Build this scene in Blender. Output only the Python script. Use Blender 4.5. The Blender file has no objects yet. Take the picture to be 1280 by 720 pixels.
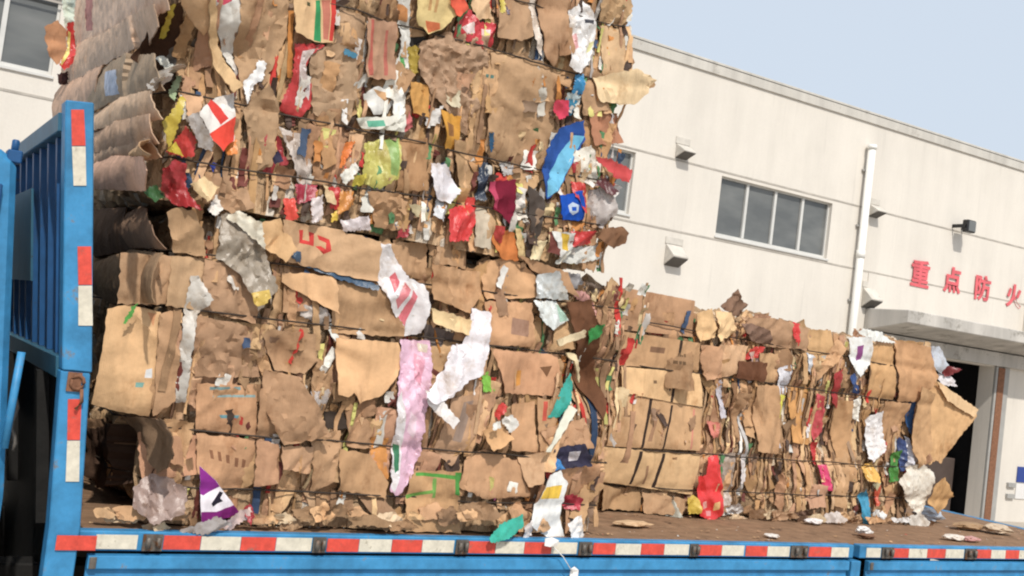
import bpy, bmesh, math, random
from mathutils import Vector, noise, Matrix
from mathutils.geometry import delaunay_2d_cdt, intersect_point_tri_2d
R = math.radians
sc = bpy.context.scene
COL = sc.collection
rnd = random.Random(11)

# ------------------------------------------------------------------ camera
F, EYE, DECK = 1350.0, 2.0, 1.25
TH, PI_, RO = R(30.9), R(3.1), R(7.2)
F0 = Vector((math.sin(TH), math.cos(TH), 0)); R0 = Vector((math.cos(TH), -math.sin(TH), 0)); ZZ = Vector((0, 0, 1))
FW = F0*math.cos(PI_)+ZZ*math.sin(PI_); U0 = -F0*math.sin(PI_)+ZZ*math.cos(PI_)
UP = math.cos(RO)*U0-math.sin(RO)*R0; RT = math.cos(RO)*R0+math.sin(RO)*U0
EYEV = Vector((0, 0, EYE))
def at(px, py, axis, val):
    """pixel of the 1280x720 photograph -> point on the plane axis = val"""
    d = FW+RT*((px-640)/F)-UP*((py-360)/F)
    return EYEV+d*((val-EYEV[axis])/d[axis])
cam = bpy.data.cameras.new('camera'); co = bpy.data.objects.new('camera', cam); COL.objects.link(co)
cam.sensor_width = 36; cam.lens = F/1280*36; cam.clip_end = 2000; cam.clip_start = 0.05
co.matrix_world = Matrix.Translation(EYEV) @ Matrix((RT, UP, -FW)).transposed().to_4x4()
sc.camera = co

# ------------------------------------------------------------------ colour helpers
def s2l(c):
    c /= 255.0
    return c/12.92 if c <= .04045 else ((c+.055)/1.055)**2.4
KALB = 0.88
def alb(rgb, k=None):
    k = KALB if k is None else k
    c = [min(.86, s2l(v)*k) for v in rgb]; g = .3*c[0]+.6*c[1]+.1*c[2]
    return tuple(v*.89+g*.11 for v in c)

# ------------------------------------------------------------------ materials
def newmat(name):
    m = bpy.data.materials.new(name); m.use_nodes = True
    nt = m.node_tree; nt.nodes.clear()
    out = nt.nodes.new('ShaderNodeOutputMaterial'); b = nt.nodes.new('ShaderNodeBsdfPrincipled')
    nt.links.new(b.outputs[0], out.inputs[0])
    return m, nt, b
def N(nt, t, **kw):
    n = nt.nodes.new(t)
    for k, v in kw.items():
        if k in n.inputs.keys(): n.inputs[k].default_value = v
        else: setattr(n, k, v)
    return n
def coords(nt, scale=(1, 1, 1)):
    tc = nt.nodes.new('ShaderNodeTexCoord'); mp = nt.nodes.new('ShaderNodeMapping')
    mp.inputs['Scale'].default_value = scale; nt.links.new(tc.outputs['Object'], mp.inputs[0]); return mp.outputs[0]
def nz(nt, vec, scale, detail=4, rough=.55):
    n = N(nt, 'ShaderNodeTexNoise', Scale=scale, Detail=detail, Roughness=rough); nt.links.new(vec, n.inputs['Vector']); return n.outputs['Fac']
def ramp(nt, fac, stops):
    r = nt.nodes.new('ShaderNodeValToRGB'); e = r.color_ramp.elements
    while len(e) < len(stops): e.new(.5)
    for el, (p, c) in zip(e, stops):
        el.position = p; el.color = (c, c, c, 1) if isinstance(c, (int, float)) else (*c, 1)
    nt.links.new(fac, r.inputs[0]); return r.outputs[0]
def mix(nt, a, b, fac=1.0, mode='MULTIPLY'):
    m = nt.nodes.new('ShaderNodeMix'); m.data_type = 'RGBA'; m.blend_type = mode
    for s, i in ((a, 6), (b, 7), (fac, 0)):
        if isinstance(s, (int, float)): m.inputs[i].default_value = s
        elif isinstance(s, tuple): m.inputs[i].default_value = (*s, 1)
        else: nt.links.new(s, m.inputs[i])
    return m.outputs[2]
def bump(nt, b, h, strength=.3, dist=.01):
    bp = N(nt, 'ShaderNodeBump', Strength=strength, Distance=dist); nt.links.new(h, bp.inputs['Height']); nt.links.new(bp.outputs[0], b.inputs['Normal'])

def mat_sheet(name, rough, lo, hi, bstr, spec=.3, flute=False, nscale=14):
    m, nt, b = newmat(name)
    at_ = N(nt, 'ShaderNodeAttribute', attribute_name='Col')
    v = coords(nt)
    f = nz(nt, v, nscale, 6, .65)
    c = mix(nt, at_.outputs['Color'], ramp(nt, f, [(.3, lo), (.72, hi)]))
    f2 = nz(nt, v, 3.1, 3)
    c = mix(nt, c, ramp(nt, f2, [(.36, .90 if flute else .94), (.55, 1.0)]))
    nt.links.new(c, b.inputs['Base Color'])
    b.inputs['Roughness'].default_value = rough; b.inputs['Specular IOR Level'].default_value = spec
    fb = nz(nt, v, 45, 5, .7)
    if flute:
        w = N(nt, 'ShaderNodeTexWave', Scale=52, Distortion=2.5, Detail=1); w.bands_direction = 'X'
        nt.links.new(v, w.inputs['Vector'])
        h = mix(nt, fb, w.outputs['Fac'], .10, 'MIX')
        # fine crush lines running up and down the board
        cre = nz(nt, coords(nt, (1, 1, .13)), 24, 5, .62)
        h = mix(nt, h, cre, .55, 'MIX')
        c = mix(nt, c, ramp(nt, cre, [(.34, .84), (.47, 1.0)]))  # hollows of the crush lines darkened, crease shade put into the colour
        st_ = nz(nt, coords(nt, (1, 1, .6)), 6.5, 5, .7)
        c = mix(nt, c, mix(nt, (1., 1., 1.), (.68, .60, .54), ramp(nt, st_, [(.56, 0), (.70, 1)]), 'MIX'))
        nt.links.new(c, b.inputs['Base Color'])
        bump(nt, b, h, .5, .012)
    else:
        st_ = nz(nt, v, 11, 6, .75)
        c = mix(nt, c, mix(nt, (1., 1., 1.), (.66, .58, .50), ramp(nt, st_, [(.50, 0), (.66, 1)]), 'MIX'))
        nt.links.new(c, b.inputs['Base Color']); bump(nt, b, fb, bstr, .006)
    return m
M = {}
M['card'] = mat_sheet('cardboard', .88, .84, 1.14, .35, .15, True)
M['paper'] = mat_sheet('paper', .7, .88, 1.05, .25, .3)
M['plastic'] = mat_sheet('plastic_sheet', .33, .84, 1.05, .5, .5, nscale=22)
# body of compressed board: vertical torn layers
m, nt, b = newmat('compressed_board')
v = coords(nt, (1, 1, .22))
vo = N(nt, 'ShaderNodeTexVoronoi', Scale=30.0); nt.links.new(v, vo.inputs['Vector'])
sep = nt.nodes.new('ShaderNodeSeparateColor'); nt.links.new(vo.outputs['Color'], sep.inputs[0])
c = ramp(nt, sep.outputs[0], [(0, (.26, .17, .10)), (.3, (.40, .26, .15)), (.65, (.52, .35, .21)), (.9, (.60, .42, .26)), (.97, (.70, .62, .52))])
c = mix(nt, c, ramp(nt, nz(nt, coords(nt), 20, 6, .7), [(.3, .7), (.7, 1.15)]))
nt.links.new(c, b.inputs['Base Color']); b.inputs['Roughness'].default_value = .9; b.inputs['Specular IOR Level'].default_value = .15
bump(nt, b, nz(nt, coords(nt, (1, 1, .2)), 40, 5, .7), .8, .02); M['body'] = m

def simple(name, color, rough=.5, metal=0, var=.12, scale=6, spec=.5, bstr=.05, dirt=None, streak=False):
    m, nt, b = newmat(name)
    v = coords(nt, (1, 1, .15) if streak else (1, 1, 1))
    f = nz(nt, v, scale, 6, .65)
    c = mix(nt, tuple(color), ramp(nt, f, [(.28, 1-var), (.72, 1+var*.5)]))
    if dirt:
        d = nz(nt, coords(nt), dirt[1], 8, .75)
        fac = ramp(nt, d, [(dirt[2], 0), (min(1, dirt[2]+.09), 1)])
        c = mix(nt, c, tuple(dirt[0]), fac, 'MIX')
    nt.links.new(c, b.inputs['Base Color']); b.inputs['Roughness'].default_value = rough
    b.inputs['Metallic'].default_value = metal; b.inputs['Specular IOR Level'].default_value = spec
    bump(nt, b, nz(nt, coords(nt), 60, 4), bstr, .005)
    M[name] = m; return m
simple('blue_paint', (.045, .245, .48), .5, 0, .42, 9, .4, .15, ((.17, .15, .13), 9, .60))
simple('blue_dark_paint', (.012, .08, .22), .5, 0, .3, 9, .4, .1, ((.05, .04, .03), 12, .6))
simple('teal_paint', (.035, .13, .20), .5, 0, .3, 9, .4, .1, ((.05, .04, .03), 12, .62))
simple('tape_red', (.66, .075, .05), .5, 0, .30, 40, .4, .15, ((.30, .13, .10), 22, .58))
simple('tape_white', (.66, .61, .50), .5, 0, .22, 40, .4, .15, ((.33, .29, .22), 22, .58))
simple('latch_steel', (.17, .15, .13), .6, .5, .4, 30, .4, .3, ((.16, .07, .03), 20, .52))
simple('rust', (.25, .12, .07), .85, 0, .4, 30, .2, .4)
simple('wire', (.06, .045, .035), .6, .4, .2, 20, .3, .1)
simple('black_rubber', (.015, .015, .016), .8, 0, .2, 20, .3, .2)
simple('shaded_greasy_steel', (.02, .019, .018), .7, .2, .4, 14, .3, .3)  # near-black mixes grease with painted shade below the bed
simple('deck_board', (.27, .165, .10), .9, 0, .35, 12, .15, .5, ((.10, .06, .04), 9, .58))
simple('coping', (.56, .53, .48), .9, 0, .25, 3, .2, .3, ((.40, .37, .33), 4, .58), True)
simple('canopy', (.52, .49, .45), .9, 0, .3, 2.5, .2, .3, ((.27, .25, .22), 3, .55), True)
simple('joint', (.46, .42, .37), .9, 0, .3, 5, .2, .1)
simple('white_pvc', (.80, .79, .75), .45, 0, .06, 4)
simple('frame_white', (.62, .61, .58), .5, 0, .1, 5)
simple('frame_grey', (.36, .35, .33), .6, 0, .15, 5)
simple('vent_shade', (.13, .12, .11), .9, 0, .2, 8, .2)  # dark grey for the painted shade beneath the hoods
simple('vent_metal', (.60, .56, .50), .8, 0, .2, 8, .2)
simple('sign_red', (.72, .14, .16), .6, 0, .3, 5, .3)
simple('lamp_black', (.012, .012, .013), .4, 0, .1, 5)
simple('interior', (.022, .021, .022), .9, 0, .3, 2, .1)
simple('crate_brown', (.10, .075, .065), .9, 0, .25, 3, .1)
simple('blue_sign', (.02, .05, .25), .5, 0, .1, 5)
simple('white_sign', (.72, .70, .68), .5, 0, .1, 5)
simple('concrete', (.46, .41, .35), .95, 0, .3, .8, .2, .4, ((.20, .18, .16), .6, .56))
simple('far_fence', (.30, .31, .31), .8)
simple('headlight', (.6, .6, .6), .2, 0, .1)
# stucco wall with rain streaks
m, nt, b = newmat('stucco')
c = mix(nt, (.73, .68, .61), ramp(nt, nz(nt, coords(nt, (1, 1, .12)), 1.6, 7, .7), [(.3, .90), (.65, 1.02)]))
c = mix(nt, c, ramp(nt, nz(nt, coords(nt), .7, 6, .65), [(.35, .93), (.6, 1.0)]))
c = mix(nt, c, ramp(nt, nz(nt, coords(nt, (1, 1, .06)), 9, 3, .6), [(.25, .90), (.40, 1.0)]))
c = mix(nt, c, ramp(nt, nz(nt, coords(nt), 30, 3, .6), [(.3, .97), (.6, 1.0)]))
nt.links.new(c, b.inputs['Base Color']); b.inputs['Roughness'].default_value = .95; b.inputs['Specular IOR Level'].default_value = .1
bump(nt, b, nz(nt, coords(nt), 35, 6, .7), .25, .01); M['stucco'] = m
# window glass: dark grey pane in uneven tones
m, nt, b = newmat('window_glass')
f = nz(nt, coords(nt, (.6, 1, 1.6)), 2.0, 3)
nt.links.new(ramp(nt, f, [(.35, (.11, .115, .115)), (.62, (.16, .165, .16)), (.8, (.20, .20, .195))]), b.inputs['Base Color'])
b.inputs['Roughness'].default_value = .16; b.inputs['Specular IOR Level'].default_value = .55
M['glass'] = m
m, nt, b = newmat('cab_glass'); b.inputs['Base Color'].default_value = (.02, .025, .03, 1); b.inputs['Roughness'].default_value = .08; M['cab_glass'] = m

# ------------------------------------------------------------------ object helpers
def tag(o, label=None, cat=None, group=None, kind=None):
    if label: o['label'] = label
    if cat: o['category'] = cat
    if group: o['group'] = group
    if kind: o['kind'] = kind
    return o
def empty(name, loc, label, cat, group=None):
    o = bpy.data.objects.new(name, None); COL.objects.link(o); o.location = loc; o.empty_display_size = .2
    return tag(o, label, cat, group)
def wloc(o):
    p = Vector((0, 0, 0))
    while o is not None: p += o.location; o = o.parent
    return p
def link(name, me, mats, parent=None, origin=None):
    """mesh made in world coordinates -> object (top-level ones get their origin at `origin`)"""
    for mm in (mats if isinstance(mats, (list, tuple)) else [mats]): me.materials.append(mm)
    o = bpy.data.objects.new(name, me); COL.objects.link(o)
    if parent is not None: o.parent = parent; me.transform(Matrix.Translation(-wloc(parent)))
    elif origin is not None: me.transform(Matrix.Translation(-Vector(origin))); o.location = origin
    return o
def box(bm, x0, x1, y0, y1, z0, z1, mi=0):
    vs = [bm.verts.new((x, y, z)) for z in (z0, z1) for x, y in ((x0, y0), (x1, y0), (x1, y1), (x0, y1))]
    for q in ((3, 2, 1, 0), (4, 5, 6, 7), (0, 1, 5, 4), (1, 2, 6, 5), (2, 3, 7, 6), (3, 0, 4, 7)):
        f = bm.faces.new([vs[i] for i in q]); f.material_index = mi
    return vs
def prism(bm, pts, axis, a, b, mi=0):
    """polygon pts (two coords) extruded along axis from a to b"""
    def mk(p, t):
        q = list(p); q.insert(axis, t); return bm.verts.new(q)
    lo = [mk(p, a) for p in pts]; hi = [mk(p, b) for p in pts]; n = len(pts)
    fs = [bm.faces.new(lo), bm.faces.new(hi[::-1])]
    for i in range(n): fs.append(bm.faces.new((lo[i], hi[i], hi[(i+1) % n], lo[(i+1) % n])))
    for f in fs: f.material_index = mi
def tube(bm, pts, r, seg=8, closed=False, mi=0):
    pts = [Vector(p) for p in pts]; rings = []; n = len(pts)
    for i, p in enumerate(pts):
        a = pts[(i-1) % n] if (closed or i > 0) else p; c = pts[(i+1) % n] if (closed or i < n-1) else p
        t = (c-a).normalized(); s = Vector((0, 0, 1)) if abs(t.z) < .9 else Vector((1, 0, 0))
        u = t.cross(s).normalized(); w = t.cross(u)
        rings.append([bm.verts.new(p+(u*math.cos(k*2*math.pi/seg)+w*math.sin(k*2*math.pi/seg))*r) for k in range(seg)])
    for i in range(n if closed else n-1):
        A, B = rings[i], rings[(i+1) % n]
        for k in range(seg):
            f = bm.faces.new((A[k], A[(k+1) % seg], B[(k+1) % seg], B[k])); f.smooth = True; f.material_index = mi
    if not closed:
        bm.faces.new(rings[0][::-1]); bm.faces.new(rings[-1])
def fin(bm, name, bevel=0):
    bmesh.ops.recalc_face_normals(bm, faces=bm.faces)
    if bevel:
        bmesh.ops.bevel(bm, geom=[e for e in bm.edges], offset=bevel, segments=1, affect='EDGES', clamp_overlap=True)
    me = bpy.data.meshes.new(name); bm.to_mesh(me); bm.free(); return me
def boxobj(name, dims, mat, parent=None, bevel=.003, origin=None):
    bm = bmesh.new(); dims = dims if isinstance(dims[0], (tuple, list)) else [dims]
    for d in dims: box(bm, *d)
    return link(name, fin(bm, name, bevel), mat, parent, origin)

# ------------------------------------------------------------------ setting
bm = bmesh.new(); box(bm, -300, 300, -300, 300, -.3, 0)
tag(link('ground', fin(bm, 'ground'), M['concrete']), kind='structure')

# ------------------------------------------------------------------ warehouse
YW = 12.0
wh = empty('warehouse', (9, YW, 0), 'long cream rendered warehouse with flat roof, high windows and a canopied loading door', 'building')
ZT, S1, S2 = 6.43, 4.90, 3.95
WX0, WX1 = -9.0, 30.0
wins = [(10.50, 12.83, 3.99, 4.87), (6.45, 8.90, 4.02, 4.89), (-.62, 1.385, 4.17, 4.99), (14.8+4.3, 14.8+6.6, 3.99, 4.87), (23.2, 25.5, 3.99, 4.87), (-5.0, -2.9, 4.17, 4.99)]
DX0, DX1, DZ = 14.55, 17.30, 2.72
holes = [(a, b_, c_, d) for a, b_, c_, d in wins]+[(DX0, DX1, 0, DZ)]
xs = sorted({WX0, WX1, *[h[0] for h in holes], *[h[1] for h in holes]}); zs = sorted({0, ZT, *[h[2] for h in holes], *[h[3] for h in holes]})
bm = bmesh.new()
# one continuous wall face with openings
gv = {}
def gvv(x, y, z):
    k = (x, y, z)
    if k not in gv: gv[k] = bm.verts.new(k)
    return gv[k]
def is_hole(i, j):
    cx, cz = (xs[i]+xs[i+1])/2, (zs[j]+zs[j+1])/2
    return any(h[0] < cx < h[1] and h[2] < cz < h[3] for h in holes)
for i in range(len(xs)-1):
    for j in range(len(zs)-1):
        if is_hole(i, j): continue
        for y in (YW, YW+.3):
            bm.faces.new([gvv(x, y, z) for x, z in ((xs[i], zs[j]), (xs[i+1], zs[j]), (xs[i+1], zs[j+1]), (xs[i], zs[j+1]))])
        for (di, dj, p, q) in ((-1, 0, (i, j), (i, j+1)), (1, 0, (i+1, j), (i+1, j+1)), (0, -1, (i, j), (i+1, j)), (0, 1, (i, j+1), (i+1, j+1))):
            ii, jj = i+di, j+dj
            if not (0 <= ii < len(xs)-1 and 0 <= jj < len(zs)-1) or is_hole(ii, jj):
                (a, b2), (c2, d) = p, q
                bm.faces.new([gvv(xs[a], YW, zs[b2]), gvv(xs[c2], YW, zs[d]), gvv(xs[c2], YW+.3, zs[d]), gvv(xs[a], YW+.3, zs[b2])])
link('wall', fin(bm, 'wall'), M['stucco'], wh)
boxobj('side_wall', [(WX0, WX0+.3, YW+.301, 32, 0, ZT), (WX1-.3, WX1, YW+.301, 32, 0, ZT), (WX0+.301, WX1-.301, 31.7, 32, 0, ZT)], M['stucco'], wh)
boxobj('roof', (WX0-.03, WX1+.03, YW-.03, 32.03, ZT+.002, ZT+.05), M['coping'], wh)
boxobj('coping', (WX0-.04, WX1+.04, YW-.03, YW-.004, ZT-.13, ZT+.02), M['coping'], wh)
boxobj('panel_joint', (WX0, WX1, YW-.006, YW-.001, S1+.02, S1+.045), M['joint'], wh, 0)
boxobj('panel_joint', (WX0, WX1, YW-.006, YW-.001, S2-.035, S2-.01), M['joint'], wh, 0)
for (a, b_, c_, d) in wins:
    t = .045
    fr = [(a, b_, YW+.06, YW+.12, c_, c_+t), (a, b_, YW+.06, YW+.12, d-t*.5, d), (a, a+t*.6, YW+.06, YW+.12, c_+t, d-t*.5), (b_-t*.6, b_, YW+.06, YW+.12, c_+t, d-t*.5)]
    n = 4
    for k in range(1, n):
        xm = a+(b_-a)*k/n; fr.append((xm-.024, xm+.024, YW+.055, YW+.12, c_+t, d-t*.5))
    w = boxobj('window', fr, M['frame_white'], wh, 0)
    boxobj('window_sill', (a-.02, b_+.02, YW-.025, YW+.055, c_-.035, c_-.003), M['frame_white'], w, .004)
    for k in range(n):
        x0 = a+(b_-a)*k/n; x1 = a+(b_-a)*(k+1)/n
        boxobj('pane', (x0+.01, x1-.01, YW+.085, YW+.095, c_+.02, d-.01), M['glass'], w, 0)
    boxobj('dark_backing', (a+.01, b_-.01, YW+.14, YW+.16, c_+.01, d-.01), M['interior'], w, 0)  # dark sheet behind the panes, coloured like the room inside
# door recess
boxobj('door_interior', [(DX0-.3, DX0-.25, YW+.301, 16, 0.02, DZ+.3), (DX1+.25, DX1+.3, YW+.301, 16, 0.02, DZ+.3), (DX0-.25, DX1+.25, 15.9, 16, 0.02, DZ+.3), (DX0-.25, DX1+.25, YW+.301, 15.9, DZ+.25, DZ+.3)], M['interior'], wh, 0)
boxobj('door_jamb', (DX0-.3, DX0-.001, YW-.05, YW-.002, .01, DZ+.02), M['frame_grey'], wh, .006)
boxobj('door_jamb', (DX1+.241, DX1+.40, YW-.04, YW-.002, 0.01, DZ+.02), M['frame_grey'], wh, .006)
jd = boxobj('door_jamb', (DX1+.001, DX1+.058, YW-.05, YW-.002, 0.01, DZ+.02), M['frame_grey'], wh, .006)
boxobj('rusty_rail', (DX1+.06, DX1+.24, YW-.06, YW-.002, 0.01, DZ), M['rust'], jd, .004)
bm = bmesh.new()
cx0 = 13.83
prism(bm, [(YW-.002, DZ+.26), (YW-.85, DZ+.42), (YW-.85, DZ+.62), (YW-.002, DZ+.62)], 0, cx0, 19.4)
link('canopy', fin(bm, 'canopy', .012), M['canopy'], wh)
boxobj('lintel', (cx0, 19.4, YW-.12, YW-.003, DZ+.022, DZ+.255), M['canopy'], wh)
boxobj('fascia', (cx0-.02, 17.85, YW-.016, YW-.003, DZ+.625, S2-.04), M['stucco'], wh, .002)
boxobj('fascia', (18.0, 19.6, YW-.35, YW-.003, DZ+.625, S2+.03), M['stucco'], wh, .01)
def vent(px, py, w=.30, h=.36):
    p = at(px, py, 1, YW); x, z = p.x, p.z
    bm = bmesh.new(); prism(bm, [(YW-.004, z), (YW-.20, z-h*.55), (YW-.20, z-h*.62), (YW-.004, z-h)], 0, x-w/2, x+w/2)
    v = link('vent_hood', fin(bm, 'vent', .004), M['vent_metal'], wh)
    bm = bmesh.new(); prism(bm, [(YW-.196, z-h*.64), (YW-.006, z-h*1.01), (YW-.006, z-h*1.04), (YW-.196, z-h*.67)], 0, x-w/2+.01, x+w/2-.01)
    link('underside_shade', fin(bm, 'vent'), M['vent_shade'], v)  # dark grey slab stands in for shade under the hood
    boxobj('back_plate', (x-w/2-.02, x+w/2+.02, YW-.015, YW-.001, z+.002, z+.10), M['vent_metal'], v, .003)
vent(853, 181, .22, .2); vent(842, 306, .28, .30); vent(1092, 256, .22, .2); vent(1086, 360, .28, .32)
vent(560, 120, .22, .2)
p = at(1196, 284, 1, YW)
fl = boxobj('floodlight', (p.x-.11, p.x+.11, YW-.30, YW-.18, p.z-.10, p.z+.11), M['lamp_black'], wh, .015)
boxobj('bracket', [(p.x-.13, p.x-.113, YW-.26, YW-.003, p.z-.03, p.z+.03), (p.x+.113, p.x+.13, YW-.26, YW-.003, p.z-.03, p.z+.03)], M['lamp_black'], fl, 0)
boxobj('lamp_glass', (p.x-.09, p.x+.09, YW-.31, YW-.302, p.z-.08, p.z+.09), M['glass'], fl, .002)
bm = bmesh.new(); xp = 13.47
tube(bm, [(xp, YW-.10, 0.02), (xp, YW-.10, 5.86)], .062, 16)
dp = link('drain_pipe', fin(bm, 'pipe'), M['white_pvc'], wh)
bm = bmesh.new()
for z in (1.0, 2.2, 3.4, 4.6, 5.5): box(bm, xp-.08, xp+.08, YW-.045, YW-.003, z, z+.03)
link('pipe_clip', fin(bm, 'clip'), M['frame_grey'], dp)
bm = bmesh.new(); tube(bm, [(xp, YW-.10, 5.861), (xp, YW-.10, 5.93)], .075, 16); link('pipe_cap', fin(bm, 'cap'), M['white_pvc'], dp)
for z in (2.0, 4.1):
    bm = bmesh.new(); tube(bm, [(xp, YW-.10, z), (xp, YW-.10, z+.12)], .070, 16); link('pipe_socket', fin(bm, 'socket'), M['white_pvc'], dp)
# painted characters
for ch, px, py, h in (('重', 1149, 342, .43), ('点', 1189, 350, .40), ('防', 1227, 360, .40), ('火', 1266, 370, .38)):
    p = at(px, py, 1, YW)
    cu = bpy.data.curves.new('sign_character', 'FONT'); cu.body = ch; cu.size = h*1.14; cu.extrude = .006; cu.offset = .012
    cu.align_x = 'CENTER'; cu.align_y = 'CENTER'
    to = bpy.data.objects.new('tmp', cu); COL.objects.link(to)
    dg = bpy.context.evaluated_depsgraph_get(); me = bpy.data.meshes.new_from_object(to.evaluated_get(dg)); bpy.data.objects.remove(to)
    vs = [v.co for v in me.vertices]; mx = (min(v.x for v in vs)+max(v.x for v in vs))/2; my = (min(v.y for v in vs)+max(v.y for v in vs))/2
    me.transform(Matrix.Translation((p.x, YW-.026, p.z)) @ Matrix.Rotation(R(90), 4, 'X') @ Matrix.Translation((-mx, -my, 0)))
    me.materials.clear()
    o = link('sign_character', me, M['sign_red'], wh)
p = at(1272, 606, 1, YW)
boxobj('door_notice', (18.25, 18.6, YW-.02, YW-.002, .72, 1.0), M['blue_sign'], wh, .002)
boxobj('door_notice', (18.25, 18.6, YW-.02, YW-.002, .42, .70), M['white_sign'], wh, .002)
for zz in (.42, .62): boxobj('wall_switch', (17.98, 18.2, YW-.05, YW-.002, zz, zz+.08), M['frame_grey'], wh, .004)
boxobj('crate', (15.6, 17.3, 12.6, 13.6, .0, 1.0), M['crate_brown'], None, .01, (16.4, 13.1, 0))
tag(bpy.data.objects['crate'], 'large dull brown crate standing in the dark loading doorway of the warehouse', 'crate')

# ------------------------------------------------------------------ truck
tr = empty('flatbed_truck', (3.0, 4.8, 0), 'blue flatbed lorry with red and white reflective tape along its side, loaded with waste bales', 'truck')
YE = 3.64; XR = 6.6; YB = 6.05
bm = bmesh.new()
n = 0; y = YE+.05
while y < YB-.05:
    box(bm, .72, XR, y, min(y+.148, YB-.05), DECK-.05, DECK-.003-.002*(n % 2)); y += .151; n += 1
link('deck', fin(bm, 'deck', .002), M['deck_board'], tr)
def rail(x0, x1, y0, y1): return (x0, x1, y0, y1, DECK-.065, DECK-.001)
sr = boxobj('side_rail', rail(.70, 4.30, YE, YE+.048), M['blue_paint'], tr, .004)
sr2 = boxobj('side_rail', rail(4.345, XR, YE, YE+.048), M['blue_paint'], tr, .004)
boxobj('side_rail', rail(.70, XR, YB-.048, YB), M['blue_paint'], tr, .004)
boxobj('rear_rail', rail(XR+.002, XR+.05, YE, YB), M['blue_paint'], tr, .004)
# tape: pixel x runs along the rail
def X_at(px): return at(px, 676, 1, YE).x
tz0, tz1 = DECK-.058, DECK-.012
tp = [(66, 119, 'r'), (119, 172, 'w'), (204, 251, 'r'), (251, 301, 'w'), (301, 345, 'r'), (345, 390, 'w'), (409, 449, 'r'), (449, 490, 'w'), (490, 528, 'r'), (528, 568, 'w'),
      (586, 620, 'r'), (620, 656, 'w'), (656, 690, 'r'), (690, 722, 'w'), (742, 770, 'r'), (770, 802, 'w'), (802, 831, 'r'), (831, 862, 'w'), (874, 903, 'r'), (903, 931, 'w'), (933, 960, 'r'), (960, 988, 'w'),
      (1012, 1040, 'r'), (1040, 1062, 'w'), (1084, 1102, 'w'), (1118, 1137, 'r'), (1137, 1160, 'w'), (1160, 1183, 'r'), (1183, 1206, 'w'), (1222, 1240, 'r'), (1240, 1258, 'w'), (1258, 1275, 'r'), (1275, 1295, 'w'), (1310, 1330, 'r'), (1330, 1350, 'w')]
for a, b_, c_ in tp:
    x0, x1 = X_at(a), X_at(b_); rr = rnd.uniform(-.001, .001)
    yf = YE if a > 100 else YE-.022
    if a < 100: x0 += .005
    par = sr if x1 < 4.32 else sr2
    boxobj('reflective_strip', (x0+.001, x1-.001, yf-.0035, yf-.0008, tz0+rr, tz1+rr), M['tape_red' if c_ == 'r' else 'tape_white'], par, 0)
for a, b_ in ((178, 203), (391, 407), (570, 585), (724, 740), (863, 873), (989, 1010), (1103, 1117), (1207, 1221), (1296, 1309)):
    x0, x1 = X_at(a), X_at(b_); par = sr if x1 < 4.32 else sr2; xm = (x0+x1)/2; w = (x1-x0)/2
    bm = bmesh.new(); box(bm, x0, x1, YE-.008, YE-.001, DECK-.062, DECK-.008)
    tube(bm, [(xm-w*.5, YE-.018, DECK-.05), (xm-w*.5, YE-.02, DECK-.015)], .009, 8); tube(bm, [(xm+w*.5, YE-.018, DECK-.05), (xm+w*.5, YE-.02, DECK-.015)], .009, 8)
    link('latch', fin(bm, 'latch'), M['latch_steel'], par)
# folded down side boards, ribbed pressed steel
def side_board(x0, x1):
    prof = [(0, -.075), (-.028, -.078), (-.03, -.118), (-.012, -.126), (-.012, -.148), (-.03, -.156), (-.03, -.20), (-.012, -.21), (-.012, -.25), (-.03, -.26), (-.03, -.34), (-.012, -.35), (-.012, -.39), (-.03, -.40), (-.03, -.50), (0, -.505)]
    bm = bmesh.new(); prism(bm, [(YE+.012+a, DECK+b_) for a, b_ in prof], 0, x0, x1)
    o = link('drop_side', fin(bm, 'drop_side', .0015), M['blue_paint'], tr)
    for xx in (x0+.004,): boxobj('hinge', (xx, xx+.022, YE-.024, YE-.0195, DECK-.118, DECK-.08), M['latch_steel'], o, .002)
side_board(.735, 4.26); side_board(4.40, XR)
boxobj('stub_post', [(4.275, 4.34, YE-.018, YE+.04, DECK-.35, DECK-.075)], M['blue_paint'], tr, .004)
# lower corner post and leaning upper stake
bm = bmesh.new()
def slab(bm, p, y0, y1):
    a = [bm.verts.new((x, y0, z)) for x, z in p]; b_ = [bm.verts.new((x, y1, z)) for x, z in p]; n = len(p)
    bm.faces.new(a); bm.faces.new(b_[::-1])
    for i in range(n): bm.faces.new((a[i], b_[i], b_[(i+1) % n], a[(i+1) % n]))
slab(bm, [(.612, .75), (.698, .75), (.698, 1.26), (.66, 1.75), (.572, 1.75), (.605, 1.26)], YE-.018, YE+.06)
po = link('corner_post', fin(bm, 'post', .004), M['blue_paint'], tr)
bm = bmesh.new(); slab(bm, [(.575, 1.752), (.664, 1.752), (.552, 2.60), (.468, 2.59)], YE-.022, YE+.055)
st = link('corner_post', fin(bm, 'stake', .004), M['blue_paint'], tr)
def ptape(parent, q, mat, yf):
    bm = bmesh.new(); pp = [at(x, y, 1, yf) for x, y in q]; slab(bm, [(a.x, a.z) for a in pp], yf, yf+.0025); link('reflective_strip', fin(bm, 'tape'), mat, parent)
ptape(st, [(89, 137), (105, 137), (107, 182), (90, 182)], M['tape_red'], YE-.0255)
ptape(st, [(90, 183), (107, 183), (108, 232), (92, 232)], M['tape_white'], YE-.0255)
ptape(st, [(97, 308), (114, 308), (115, 356), (98, 356)], M['tape_red'], YE-.0255)
ptape(st, [(98, 357), (115, 357), (116, 407), (98, 407)], M['tape_white'], YE-.0255)
ptape(po, [(85, 499), (102, 499), (100, 550), (84, 550)], M['tape_red'], YE-.0215)
ptape(po, [(84, 551), (100, 551), (99, 602), (82, 602)], M['tape_white'], YE-.0215)
p = at(97, 478, 1, YE-.03)
bm = bmesh.new()
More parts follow.
